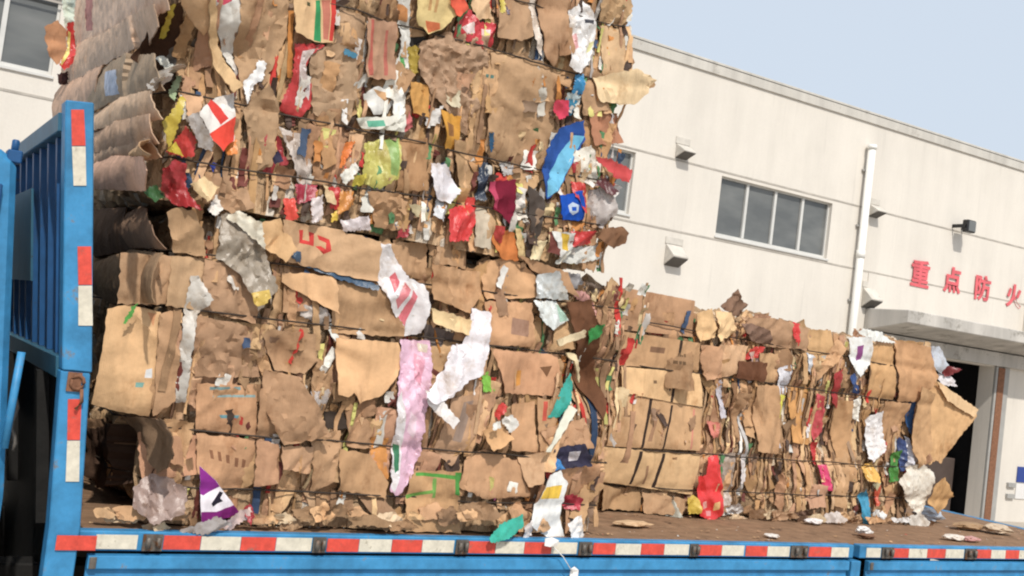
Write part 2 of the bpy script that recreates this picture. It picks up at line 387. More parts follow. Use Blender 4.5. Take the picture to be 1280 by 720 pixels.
tube(bm, [(p.x+.02*math.cos(t*.7), YE-.028, p.z+.022*math.sin(t*.7)) for t in range(9)], .006, 6, True)
tube(bm, [(p.x+.015, YE-.03, p.z-.02), (p.x+.02, YE-.034, p.z-.06), (p.x+.005, YE-.032, p.z-.085)], .006, 6)
box(bm, p.x-.03, p.x+.012, YE-.026, YE-.0185, p.z-.03, p.z+.03)
link('latch', fin(bm, 'latch'), M['rust'], po)
# headboard: frame, bars, plate, leaning forward
def HX(z): return .60-(z-1.75)*.13
hb = []
bm = bmesh.new()
def lean(bm, y0, y1, z0, z1, t=.03, dx=0):
    vs = []
    for z in (z0, z1):
        for x, y in ((HX(z)-t+dx, y0), (HX(z)+t+dx, y0), (HX(z)+t+dx, y1), (HX(z)-t+dx, y1)): vs.append(bm.verts.new((x, y, z)))
    for q in ((3, 2, 1, 0), (4, 5, 6, 7), (0, 1, 5, 4), (1, 2, 6, 5), (2, 3, 7, 6), (3, 0, 4, 7)): bm.faces.new([vs[i] for i in q])
lean(bm, YE+.06, 6.0, 2.50, 2.56, .032)
lean(bm, YE+.06, 6.0, 1.72, 1.79, .032)
hd = link('headboard', fin(bm, 'headboard', .003), M['teal_paint'], tr)
y = YE+.20
while y < 5.95:
    bm = bmesh.new(); lean(bm, y, y+.035, 1.792, 2.498, .014); link('bar', fin(bm, 'bar'), M['blue_dark_paint'], hd); y += .19
bm = bmesh.new(); lean(bm, 4.35, 5.15, 2.02, 2.36, .004, -.025); link('plate', fin(bm, 'plate'), M['teal_paint'], hd)
bm = bmesh.new(); lean(bm, 5.96, 6.02, 1.25, 2.60, .035); link('corner_post', fin(bm, 'post', .004), M['blue_paint'], tr)
for yy in (YE+.35, YE+1.2):
    bm = bmesh.new(); lean(bm, yy, yy+.05, 1.2, 1.719, .02, -.03); link('support', fin(bm, 'support'), M['shaded_greasy_steel'], hd)  # supports darkened, the shade around them put into the colour
bm = bmesh.new(); lean(bm, YE+.07, 5.95, .72, 1.718, .008); link('shade_panel', fin(bm, 'panel'), M['shaded_greasy_steel'], hd)  # added dark sheet standing in for shade below the headboard
# chassis etc.
boxobj('chassis', [(-1.8, XR-.1, 4.25, 4.37, .72, 1.0), (-1.8, XR-.1, 5.33, 5.45, .72, 1.0)]+[(x, x+.1, 3.8, 5.9, 1.003, 1.19) for x in (1, 2, 3, 4, 5, 6)], M['shaded_greasy_steel'], tr, .006)
boxobj('shade_block', (.02, .46, 3.95, 5.75, .50, 1.16), M['shaded_greasy_steel'], tr, .05)  # added dark block, fills the shaded gap behind the cab
# cab
bm = bmesh.new()
prism(bm, [(-1.75, .55), (-1.82, 1.35), (-1.55, 2.34), (-1.35, 2.42), (.30, 2.42), (.365, 2.38), (.47, 1.35), (.47, .85), (-.15, .8), (-.25, 1.1), (-.85, 1.1), (-.98, .6)], 1, YE+.04, 6.0)
cb = link('cab', fin(bm, 'cab', .02), M['blue_paint'], tr)
boxobj('rib', [(x, x+.018, YE+.01, YE+.04, 1.4, 2.30) for x in (.08, .16, .24, .315)], M['blue_dark_paint'], cb, .004)
boxobj('side_window', (-1.35, -.45, YE+.028, YE+.039, 1.65, 2.2), M['cab_glass'], cb, .004)
dr = boxobj('door', (-1.5, -.30, YE+.026, YE+.0385, 1.14, 1.62), M['blue_paint'], cb, .004)
boxobj('handle', (-.5, -.36, YE-.005, YE+.025, 1.50, 1.53), M['lamp_black'], dr, .004)
p = at(19, 184, 1, YE+.08)
bm = bmesh.new(); box(bm, p.x-.022, p.x+.022, YE+.05, YE+.11, 2.375, 2.415); tube(bm, [(p.x, YE+.08, 2.415), (p.x, YE+.08, 2.45)], .012, 10)
link('roof_knob', fin(bm, 'knob', .005), M['blue_dark_paint'], cb)
bm = bmesh.new()
a = at(27, 440, 1, YE+.02); b_ = at(5, 560, 1, YE+.02)
tube(bm, [a, b_], .012, 10); link('lever', fin(bm, 'lever'), M['blue_paint'], cb)
bm = bmesh.new()
pts = [at(22+3*math.sin(i*1.3)-i*.6, 455+i*9, 1, YE+.10) for i in range(13)]
tube(bm, pts, .008, 6); link('hose', fin(bm, 'hose'), M['latch_steel'], cb)
def wheel(x, y):
    bm = bmesh.new(); tube(bm, [(x, y-.14, .5), (x, y+.14, .5)], .5, 32)
    w = link('wheel', fin(bm, 'wheel', .0), M['black_rubber'], tr)
    bm = bmesh.new(); tube(bm, [(x, y-.155, .5), (x, y-.142, .5)], .27, 24); link('rim', fin(bm, 'rim'), M['latch_steel'], w)
for x in (-.55, 4.4, 5.55):
    for y in (3.95, 5.7): wheel(x, y)

# ------------------------------------------------------------------ bales
def pip(x, y, poly):
    ins = False; j = len(poly)-1
    for i in range(len(poly)):
        xi, yi = poly[i]; xj, yj = poly[j]
        if (yi > y) != (yj > y) and x < (xj-xi)*(y-yi)/(yj-yi)+xi: ins = not ins
        j = i
    return ins
def resample(poly, sp, rag, rg):
    out = []; n = len(poly)
    for i in range(n):
        a = Vector(poly[i]); b_ = Vector(poly[(i+1) % n]); L = (b_-a).length; k = max(1, int(round(L/sp)))
        d = (b_-a)/max(L, 1e-6); nn = Vector((-d.y, d.x))
        for t in range(k):
            p = a.lerp(b_, t/k); r_ = rag*(rg.random()-.5)*2*(1 if t else .5)
            out.append(p+nn*r_)
    return out

class Bale:
    def __init__(s, root, x0, x1, y0, y1, z0, z1, wires, seed, dents=()):
        s.root = root; s.x0, s.x1, s.y0, s.y1, s.z0, s.z1 = x0, x1, y0, y1, z0, z1
        s.wires = []; s.seed = seed; s.n = 0
        for (ax, ay), (bx, by) in wires:
            a = at(ax, ay, 1, y0); b_ = at(bx, by, 1, y0); s.wires.append((a.x, a.z, (b_.z-a.z)/(b_.x-a.x)))
        s.dents = [(at(x, y, 1, y0), r, d) for x, y, r, d in dents]
    def wz(s, i, x): w = s.wires[i]; return w[1]+(x-w[0])*w[2]
    def field(s, P):
        """outward relief of the pressed surface at world point P"""
        h = .055*(noise.noise(Vector((P.x*2.1, P.y*2.1, P.z*2.6))+Vector((s.seed, 0, 0))))
        h += .030*(noise.noise(Vector((P.x*7.5+s.seed, P.y*7.5, P.z*2.2))))
        vx, vy = P.x+.35*noise.noise(Vector((P.x*2, P.y*2, P.z*3+9))), P.y
        h += .030*(.42-abs(noise.noise(Vector((vx*8+s.seed*3, vy*8, P.z*2.4)))))
        h += .016*(.42-abs(noise.noise(Vector((vx*19, vy*19+s.seed, P.z*5.5)))))
        for i in range(len(s.wires)):
            d = (P.z-s.wz(i, P.x))/.022; h -= .013*math.exp(-d*d)
        for c, r_, dp_ in s.dents:
            q = ((P.x-c.x)**2+(P.z-c.z)**2)/(r_*r_)
            if q < 6 and P.y < s.y0+.3: h -= dp_*math.exp(-q)
        # rounded ends
        return h
    def body(s):
        bm = bmesh.new(); dx, dy, dz = s.x1-s.x0, s.y1-s.y0, s.z1-s.z0
        bmesh.ops.create_cube(bm, size=1)
        bmesh.ops.subdivide_edges(bm, edges=bm.edges[:], cuts=62, use_grid_fill=True)
        ins = .03; c = Vector(((s.x0+s.x1)/2, (s.y0+s.y1)/2, (s.z0+s.z1)/2)); rr = .09
        for v in bm.verts:
            q = Vector((v.co.x*(dx-2*ins), v.co.y*(dy-2*ins), v.co.z*(dz-2*ins*.3)))
            hx, hy, hz = (dx-2*ins)/2-rr, (dy-2*ins)/2-rr, (dz-2*ins*.3)/2-rr
            inner = Vector((max(-hx, min(hx, q.x)), max(-hy, min(hy, q.y)), max(-hz, min(hz, q.z))))
            n_ = (q-inner); 
            if n_.length < 1e-6: n_ = Vector((0, 0, 1))
            n_.normalize(); w = c+inner+n_*rr
            a = 1.0 if w.z > s.z0+.05 else .6
            st = .045*abs(noise.noise(Vector((w.x*16+s.seed, w.y*16, w.z*3.2))))+.03*noise.noise(Vector((w.x*30, w.y*30+s.seed, w.z*14)))
            v.co = w+n_*a*(s.field(w)-st)
            if v.co.z < s.z0+.002: v.co.z = s.z0+.002
        o = link('compressed_board', fin(bm, 'body'), M['body'], s.root)
        # finely creased pressed face in front of the core
        bm = bmesh.new(); nx, nzz = int((dx-.04)/.0085), int((dz-.02)/.011); g = []
        for i in range(nx+1):
            col = []
            for j in range(nzz+1):
                x, z = s.x0+.02+(dx-.04)*i/nx, s.z0+.006+(dz-.03)*j/nzz
                P = Vector((x, s.y0, z)); xw = x+.02*noise.noise(Vector((x*5, z*4, s.seed)))
                h = s.field(P)+.020*(.45-abs(noise.noise(Vector((xw*38, z*5.5, s.seed)))))+.012*(.45-abs(noise.noise(Vector((xw*85, z*14, s.seed+4)))))+.008*noise.noise(Vector((x*30, z*40, 2)))
                e = min(1, (x-s.x0-.02)/.07, (s.x1-.02-x)/.07, (s.z1-.02-z)/.06); h -= .06*(1-max(0, e))**2
                col.append(bm.verts.new((x, s.y0-h+.012, z)))
            g.append(col)
        for i in range(nx):
            for j in range(nzz): bm.faces.new((g[i][j], g[i+1][j], g[i+1][j+1], g[i][j+1]))
        link('pressed_face', fin(bm, 'face'), M['body'], s.root)
        return o
    def wires_build(s):
        for i in range(len(s.wires)):
            pts = []; o = .040
            def add(P, nrm): pts.append(P+nrm*(s.field(P)+.045+.006*noise.noise(P*9)))
            k = 46
            for t in range(k+1):
                x = s.x0+.05+(s.x1-s.x0-.1)*t/k; add(Vector((x, s.y0, s.wz(i, x)+.008*noise.noise(Vector((x*3, i*7, s.seed))))), Vector((0, -1, 0)))
            for t in range(1, 20):
                y = s.y0+.04+(s.y1-s.y0-.08)*t/20; add(Vector((s.x1, y, s.wz(i, s.x1))), Vector((1, 0, 0)))
            for t in range(k+1):
                x = s.x1-.05-(s.x1-s.x0-.1)*t/k; add(Vector((x, s.y1, s.wz(i, x))), Vector((0, 1, 0)))
            for t in range(1, 20):
                y = s.y1-.04-(s.y1-s.y0-.08)*t/20; add(Vector((s.x0, y, s.wz(i, s.x0))), Vector((-1, 0, 0)))
            bm = bmesh.new(); tube(bm, pts, .0034, 5, True); link('baling_wire', fin(bm, 'wire'), M['wire'], s.root)
    def sheet_data(s, poly, rgb, off=.03, cr=.006, curl=None, fold=None, bow=0.0, plane='y', val=None, thick=.004, decals=(), sp=None, rag=.004, seed=0, conform=1.0, back=None, soft=False):
        """poly / decals in (a,b) metres on the plane; returns verts, faces, colours"""
        rg = random.Random(seed*7919+13)
        P2 = [Vector(p) for p in poly]
        x_ = [p.x for p in P2]; y_ = [p.y for p in P2]; w, h = max(x_)-min(x_), max(y_)-min(y_)
        if sp is None: sp = max(.010, min(.0155, math.sqrt(max(w*h, 1e-5))/9))
        out = resample([tuple(p) for p in P2], sp, rag, rg)
        pts = list(out); ne = len(out); edges = [(i, (i+1) % ne) for i in range(ne)]
        dl = []
        for dp_, c_ in decals:
            r_ = resample(dp_, sp*1.2, 0, rg); b0 = len(pts)
            pts += r_; edges += [(b0+i, b0+(i+1) % len(r_)) for i in range(len(r_))]; dl.append(([tuple(p) for p in r_], c_))
        opoly = [tuple(p) for p in out]
        yy = min(y_); row = 0
        while yy < max(y_):
            xx = min(x_)+(sp/2 if row % 2 else 0)
            while xx < max(x_):
                q = (xx+(rg.random()-.5)*sp*.5, yy+(rg.random()-.5)*sp*.5)
                if pip(*q, opoly): pts.append(Vector(q))
                xx += sp
            yy += sp*.87; row += 1
        vv, ee, ff, *_ = delaunay_2d_cdt(pts, edges, [], 0, 1e-5)
        faces = []; cols = []
        for f in ff:
            cx = sum(vv[i].x for i in f)/len(f); cy = sum(vv[i].y for i in f)/len(f)
            if not pip(cx, cy, opoly): continue
            c_ = rgb
            for dpoly, dc in dl:
                if pip(cx, cy, dpoly): c_ = dc
            faces.append(tuple(f)); cols.append(c_)
        used = sorted({i for f in faces for i in f}); mp = {i: k for k, i in enumerate(used)}
        faces = [tuple(mp[i] for i in f) for f in faces]
        V2 = [vv[i] for i in used]
        # relief
        cx, cy = sum(p.x for p in V2)/max(1, len(V2)), sum(p.y for p in V2)/max(1, len(V2)); diag = math.hypot(w, h)
        folds = []
        nf = rg.choice((2, 2, 3, 4)) if fold is None else fold
        for k in range(nf):
            an = rg.gauss(math.pi/2, .35) if rg.random() < .7 else rg.uniform(0, math.pi)
            nn = Vector((math.sin(an), -math.cos(an))); oo = rg.uniform(-.35, .35)*diag
            folds.append((nn, oo, rg.uniform(.05, .26)*rg.choice((-1, 1))))
        sc_ = min(1.0, .22/max(diag, .01)); tilt = Vector((rg.uniform(-.10, .10), rg.uniform(-.05, .07)))*sc_
        if curl is None: curl = (rg.uniform(0, 2*math.pi), rg.choice((0, .01, .02, .035))*min(1, diag/.15))
        cs = rg.uniform(-3, 3); cf = rg.uniform(14, 30); ph = rg.random()
        crush = 0 if (fold == 0 or soft or plane == 'x' or cr < .0016) else rg.uniform(.005, .012)
        cd = Vector((math.cos(curl[0]), math.sin(curl[0])))
        pr = [Vector((p.x-cx, p.y-cy)).dot(cd) for p in V2]; pm, pM = min(pr), max(pr); so = Vector((rg.random()*50, rg.random()*50, rg.random()*50))
        hs = []
        for p, q in zip(V2, pr):
            d = Vector((p.x-cx, p.y-cy)); hh = off+d.dot(tilt)
            for nn, oo, a in folds:
                k = d.dot(nn)-oo; hh += a*max(0, k)*sc_
            t = (q-pm)/max(1e-6, pM-pm); hh += curl[1]*t**3+bow*(1-((p.y-min(y_))/max(h, 1e-6)*2-1)**2)
            s1 = noise.noise(Vector((p.x*9, p.y*9, 0))+so); s2 = noise.noise(Vector((p.x*26, p.y*26, 3))+so); s3 = noise.noise(Vector((p.x*55, p.y*55, 7))+so)
            if crush:
                wx = p.x+.022*noise.noise(Vector((p.x*6, p.y*5, 1))+so)+.05*(p.y-cy)*cs; u = wx*cf+ph; hh += crush*(abs((u % 1.0)-.5)*2-.5)*(.55+.9*noise.noise(Vector((p.x*11, p.y*7, 4))+so))
            if soft:
                ra = noise.noise(Vector((p.x*26+p.y*5, p.y*6, 5))+so); rb = noise.noise(Vector((p.x*58+p.y*14, p.y*15, 9))+so)
                hh += cr*(1.2*s1+1.5*(.4-abs(ra))+.75*(.4-abs(rb))+.22*s3)
            else: hh += cr*(1.4*s1+1.6*(.35-abs(s2))+.9*s3)
            hs.append(max(hh, .002+off*.25))
        if plane == 'y':
            val = s.y0 if val is None else val
            base = [Vector((p.x, val, p.y)) for p in V2]; nr = Vector((0, -1, 0))
        else:
            val = s.x0 if val is None else val
            base = [Vector((val, p.x, p.y)) for p in V2]; nr = Vector((-1, 0, 0))
        fr = [b_+nr*(h_+conform*s.field(b_)) for b_, h_ in zip(base, hs)]
        bk = [p-nr*thick for p in fr]
        n = len(fr); allv = fr+bk; F_ = []; C_ = []
        ec = {}
        for f, c_ in zip(faces, cols):
            F_.append(f); C_.append(c_); F_.append(tuple(i+n for i in reversed(f))); C_.append(back or rgb)
            for i in range(len(f)):
                e = (f[i], f[(i+1) % len(f)]); ec[frozenset(e)] = None if frozenset(e) in ec else e
        edgec = tuple(v*.8 for v in (back or rgb))
        for e in ec.values():
            if e: F_.append((e[1], e[0], e[0]+n, e[1]+n)); C_.append(edgec)
        return allv, F_, C_
def mesh_from(datas, name, smooth):
    V, Fs, Cs = [], [], []
    for v, f, c_ in datas:
        o = len(V); V += v; Fs += [tuple(i+o for i in q) for q in f]; Cs += c_
    me = bpy.data.meshes.new(name); me.from_pydata([tuple(v) for v in V], [], Fs); me.update()
    a = me.color_attributes.new('Col', 'FLOAT_COLOR', 'CORNER'); buf = []
    for p, c_ in zip(me.polygons, Cs):
        for _ in range(p.loop_total): buf += [c_[0], c_[1], c_[2], 1.0]
    a.data.foreach_set('color', buf)
    me.polygons.foreach_set('use_smooth', [True]*len(me.polygons)); me.update(); me.set_sharp_from_angle(angle=.7 if smooth else .55)
    return me

KIND = {'c': ('cardboard_sheet', 'card'), 'p': ('paper_sheet', 'paper'), 'b': ('plastic_bag', 'plastic'), 'f': ('plastic_film', 'plastic'), 's': ('carton_piece', 'card'), 'w': ('wrapper', 'plastic')}
def px2ab(pts, bale, plane, val):
    r_ = []
    for x, y in pts:
        if plane == 'y': p = at(x, y, 1, bale.y0 if val is None else val); r_.append((p.x, p.z))
        else: p = at(x, y, 0, bale.x0 if val is None else val); r_.append((p.y, p.z))
    return r_
def jit(c_, rg, a=.08):
    k = 1+rg.uniform(-a, a); return tuple(v*k*(1+rg.uniform(-.02, .02)) for v in c_)
def place(bale, items):
    for it in items:
        kind, pts, rgb = it[0], it[1], it[2]; o = dict(it[3]) if len(it) > 3 else {}
        plane = o.pop('plane', 'y'); val = o.pop('val', None); label = o.pop('label', None)
        draw = o.pop('d', [])
        bale.n += 1
        if kind in 'cs': o.setdefault('off', .030+.0006*(bale.n % 20)); o.setdefault('cr', .004)
        elif kind == 'p': o.setdefault('off', .033); o.setdefault('cr', .008); o.setdefault('thick', .0012); o.setdefault('fold', 1)
        else: o.setdefault('off', .031); o.setdefault('cr', .014); o.setdefault('thick', .001); o.setdefault('fold', 1); o.setdefault('rag', .004); o.setdefault('soft', True)
        if plane == 'x': val = bale.x0-o['off']; o['off'] = .006
        ab = px2ab(pts, bale, plane, val)
        if kind in 'pbfw':
            ww = max(p[0] for p in ab)-min(p[0] for p in ab); hh_ = max(p[1] for p in ab)-min(p[1] for p in ab); o.setdefault('sp', max(.0055, min(.010, math.sqrt(ww*hh_)/18)))
        dec = [(px2ab(d, bale, plane, val), alb(c_)) for d, c_ in draw]
        # keep the winding counter-clockwise as seen from outside
        dat = bale.sheet_data(ab, jit(alb(rgb), rnd, .04), decals=dec, plane=plane, val=val, seed=bale.n+bale.seed*100, **o)
        nm, mt = KIND[kind]
        me = mesh_from([dat], nm, kind in 'cs' and o.get('cr', 0) < .006)
        ob = link(nm, me, M[mt], bale.root)
        if label: ob['label'] = label

CARD = [(215, 170, 122), (204, 158, 112), (190, 148, 106), (222, 180, 130), (176, 136, 98), (204, 156, 120), (160, 124, 92), (196, 150, 100), (210, 168, 126), (186, 140, 104)]
SCRAP = [(235, 230, 220), (225, 220, 215), (215, 60, 50), (200, 190, 180), (150, 120, 95), (90, 70, 60), (230, 200, 150), (120, 60, 50), (60, 80, 110), (215, 140, 60), (225, 215, 120), (90, 140, 90)]
def random_fill(bale, nind, nstuff, nscr, plane='y', span=None, vert=.7, szr=(.09, .26), seed=5, nedge=260):
    rg = random.Random(seed); a0, a1, b0, b1 = span
    datas = []
    def one(i, small=False):
        w = rg.uniform(.03, .10) if small else rg.uniform(*szr); h = w*rg.uniform(.7, 1.5)
        if rg.random() < vert: w, h = min(w, h)*.5, max(w, h)*1.5
        an = rg.gauss(0, .12) if rg.random() < .75 else rg.uniform(-.8, .8)
        ca, cb_ = rg.uniform(a0, a1), rg.uniform(b0+h*.35, b1-h*.25)
        q = [(-w/2, -h/2), (w/2, -h/2), (w/2, h/2), (-w/2, h/2)]
        q = [(x*rg.uniform(.75, 1.1), y*rg.uniform(.75, 1.1)) for x, y in q]
        if rg.random() < .5: q.insert(rg.randint(1, 3), (rg.uniform(-.3, .3)*w, rg.choice((-.6, .6))*h)) if False else None
        q = [(ca+x*math.cos(an)-y*math.sin(an), cb_+x*math.sin(an)+y*math.cos(an)) for x, y in q]
        q = [(min(max(x, a0-.03), a1+.04), min(max(y, bale.z0+.005), b1+.03)) for x, y in q]
        return q
    for i in range(nind):
        q = one(i); big = rg.random()
        dd = []; cc = jit(alb(rg.choice(CARD)), rg, .12)
        if rg.random() < .45:
            mx_, my_ = sum(p[0] for p in q)/4, sum(p[1] for p in q)/4; ww = max(p[0] for p in q)-min(p[0] for p in q); hh_ = max(p[1] for p in q)-min(p[1] for p in q)
            inkc = rg.choice([tuple(v*.42 for v in cc)]*3+[alb((200, 70, 60)), alb((90, 130, 120)), alb((70, 90, 120))])
            nrow = rg.randint(1, 3); 
            for j in range(nrow):
                k = rg.randint(2, 5) if rg.random() < .7 else 1
                for u in range(k):
                    x0 = mx_-ww*.26+ww*.52*u/k; x1 = x0+ww*.52/k*.7; y0 = my_+hh_*(.18-.16*j); y1 = y0+min(.018, hh_*.07)
                    dd.append(([(x0, y0), (x1, y0+.001), (x1, y1), (x0, y1)], inkc))
        dat = bale.sheet_data(q, cc, decals=dd, off=rg.uniform(.004, .018), cr=.006, plane=plane, seed=seed*1000+i, rag=.004, curl=(rg.uniform(0, 6.28), rg.choice((0, 0, .01, .02))))
        link('cardboard_sheet', mesh_from([dat], 'sheet', False), M['card'], bale.root)
    for i in range(nstuff):
        q = one(i, rg.random() < .6)
        datas.append(bale.sheet_data(q, jit(alb(rg.choice(CARD)), rg, .15), off=rg.uniform(.002, .024), cr=.007, plane=plane, seed=seed*2000+i, rag=.004,
                                     curl=(rg.uniform(0, 6.28), rg.choice((0, 0, .01, .03)))))
    if datas: tag(link('board_fragments', mesh_from(datas, 'fragments', False), M['card'], bale.root), kind='stuff')
    if plane == 'y' and nscr:
        datas = []
        for i in range(nedge):
            w, h = rg.uniform(.006, .028), rg.uniform(.08, .34); an = rg.gauss(.03, .10); ca, cb_ = rg.uniform(a0, a1), rg.uniform(b0+h*.5, b1-h*.4)
            if any(pip(ca, cb_+k_*h, m_) for m_ in bale.calm for k_ in (-.4, 0, .4)): continue
            q = [(ca+x*math.cos(an)-y*math.sin(an), min(b1+.02, cb_+x*math.sin(an)+y*math.cos(an))) for x, y in ((-w/2, -h/2), (w/2, -h/2), (w*.4, h*.1), (w/2, h/2), (-w*.4, h/2), (-w*.5, 0))]
            datas.append(bale.sheet_data(q, jit(alb(rg.choice(SCRAP if rg.random() < .16 else CARD)), rg, .25), off=rg.uniform(.010, .036), cr=.004, plane=plane, seed=seed*4000+i, rag=.0015, sp=.016, fold=1, curl=(0, 0)))
        tag(link('board_edges', mesh_from(datas, 'edges', False), M['card'], bale.root), kind='stuff')
    datas = []
    for i in range(nscr):
        q = one(i, True); q = [(sum(p[0] for p in q)/4+(p[0]-sum(p[0] for p in q)/4)*.7, sum(p[1] for p in q)/4+(p[1]-sum(p[1] for p in q)/4)*.7) for p in q]
        datas.append(bale.sheet_data(q, jit(alb(rg.choice(SCRAP)), rg, .15), off=rg.uniform(.008, .034), cr=.008, thick=.001, plane=plane, seed=seed*3000+i, rag=.004, sp=.012))
    if datas: tag(link('paper_scraps', mesh_from(datas, 'scraps', False), M['paper'], bale.root), kind='stuff')

gB = 'wire tied bales of waste cardboard on the lorry'
rA = empty('waste_bale', (1.73, 4.66, 2.34), 'upper waste cardboard bale on top of another, full of red, yellow and blue wrappers', 'bale', gB)
rB = empty('waste_bale', (1.88, 4.66, DECK), 'lower front cardboard bale beside the blue post, a pink bag hanging down its face', 'bale', gB)
rC = empty('waste_bale', (4.38, 4.87, DECK), 'rear cardboard bale on the deck with a red bag at its foot', 'bale', gB)
A = Bale(rA, .78, 2.635, 3.74, 5.55, 2.345, 3.75, [((420, 10), (750, 106)), ((635, 0), (750, 30)), ((320, 136), (735, 227)), ((232, 202), (480, 241))], 3,
         dents=((195, 50, .10, .16), (240, 75, .13, .14), (300, 60, .06, .08), (205, 235, .08, .05)))
B = Bale(rB, .88, 2.84, 3.76, 5.60, DECK, 2.335, [((213, 313), (700, 377)), ((207, 383), (692, 441)), ((243, 537), (700, 572)), ((230, 606), (698, 629))], 17,
         dents=((150, 570, .16, .14), (735, 470, .10, .12), (345, 450, .08, .05), (410, 520, .05, .05)))
C = Bale(rC, 3.14, 5.62, 4.34, 5.45, DECK, 2.33, [((745, 393), (1145, 462)), ((800, 457), (1150, 505)), ((800, 561), (1150, 585)), ((857, 610), (1150, 622))], 29,
         dents=((925, 520, .09, .07), (905, 640, .08, .03)))
A.calm = [px2ab(p_, A, 'y', None) for p_ in ([(604, 66), (696, 88), (686, 218), (600, 190)], [(384, 56), (442, 66), (436, 160), (388, 150)])]
B.calm = [px2ab(p_, B, 'y', None) for p_ in ([(411, 421), (500, 421), (490, 505), (411, 500)], [(240, 470), (320, 470), (320, 615), (240, 615)], [(110, 380), (200, 380), (190, 525), (110, 525)], [(480, 420), (535, 420), (520, 610), (480, 610)])]
C.calm = [px2ab(p_, C, 'y', None) for p_ in ([(735, 350), (872, 365), (872, 645), (735, 645)], [(1126, 440), (1230, 440), (1230, 600), (1126, 600)])]
for q in (A, B, C): q.body(); q.wires_build()
random_fill(A, 34, 240, 230, span=(A.x0+.05, A.x1, A.z0, A.z1), vert=.8, szr=(.06, .18), seed=21)
random_fill(B, 34, 240, 130, span=(B.x0+.03, B.x1-.02, B.z0, B.z1), vert=.7, szr=(.06, .18), seed=23)
random_fill(B, 4, 14, 0, plane='x', span=(B.y0+.1, B.y1, B.z0, B.z1), vert=.2, seed=24)
random_fill(C, 44, 210, 90, span=(C.x0, C.x1, C.z0, C.z1), vert=.85, seed=25, szr=(.06, .20))
random_fill(A, 0, 0, 90, span=(A.x1-.42, A.x1+.01, A.z0, A.z1), seed=31, nedge=40)
random_fill(A, 0, 0, 70, span=(A.x0+.1, A.x1, A.z0, A.z0+.38), seed=32, nedge=30)
random_fill(C, 0, 0, 60, span=(C.x0+.7, C.x1-.3, C.z0, C.z1), seed=33, nedge=60)
random_fill(B, 0, 0, 40, span=(B.x1-.35, B.x1+.08, B.z0+.3, B.z1), seed=34, nedge=30)
dv_ = []
rgc = random.Random(404); Vc, Fc, Cc = [], [], []
for i in range(420):
    x, y = rgc.uniform(.75, XR-.03), YE+.06+abs(rgc.gauss(0, .33)); 
    if x > 2.9: y = min(y, C.y0-.01) if rgc.random() < .6 else C.y0-.01-abs(rgc.gauss(0, .07))
    else: y = min(y, B.y0-.005)
    s0 = rgc.uniform(.003, .013); an = rgc.uniform(0, 6.28); z = DECK+.0006+rgc.uniform(0, .002); el = rgc.uniform(.25, 1)
    b0 = len(Vc); k_ = rgc.choice((3, 4, 5))
    for q_ in range(k_):
        t_ = q_*2*math.pi/k_; dx_, dy_ = s0*math.cos(t_)*rgc.uniform(.7, 1.2), s0*el*math.sin(t_)
        Vc.append(Vector((x+dx_*math.cos(an)-dy_*math.sin(an), y+dx_*math.sin(an)+dy_*math.cos(an), z+rgc.uniform(0, .5)*s0)))
    Fc.append(tuple(range(b0, b0+k_))); Cc.append(jit(alb(rgc.choice(CARD+SCRAP[:3])), rgc, .2))
tag(link('cardboard_crumbs', mesh_from([(Vc, Fc, Cc)], 'crumbs', False), M['paper']), 'tiny torn cardboard and paper crumbs strewn over the brown deck', 'debris', kind='stuff')
W = (238, 234, 226)
EX = dict(plane='x', fold=0, cr=.004, rag=.002, bow=.035, conform=.12)
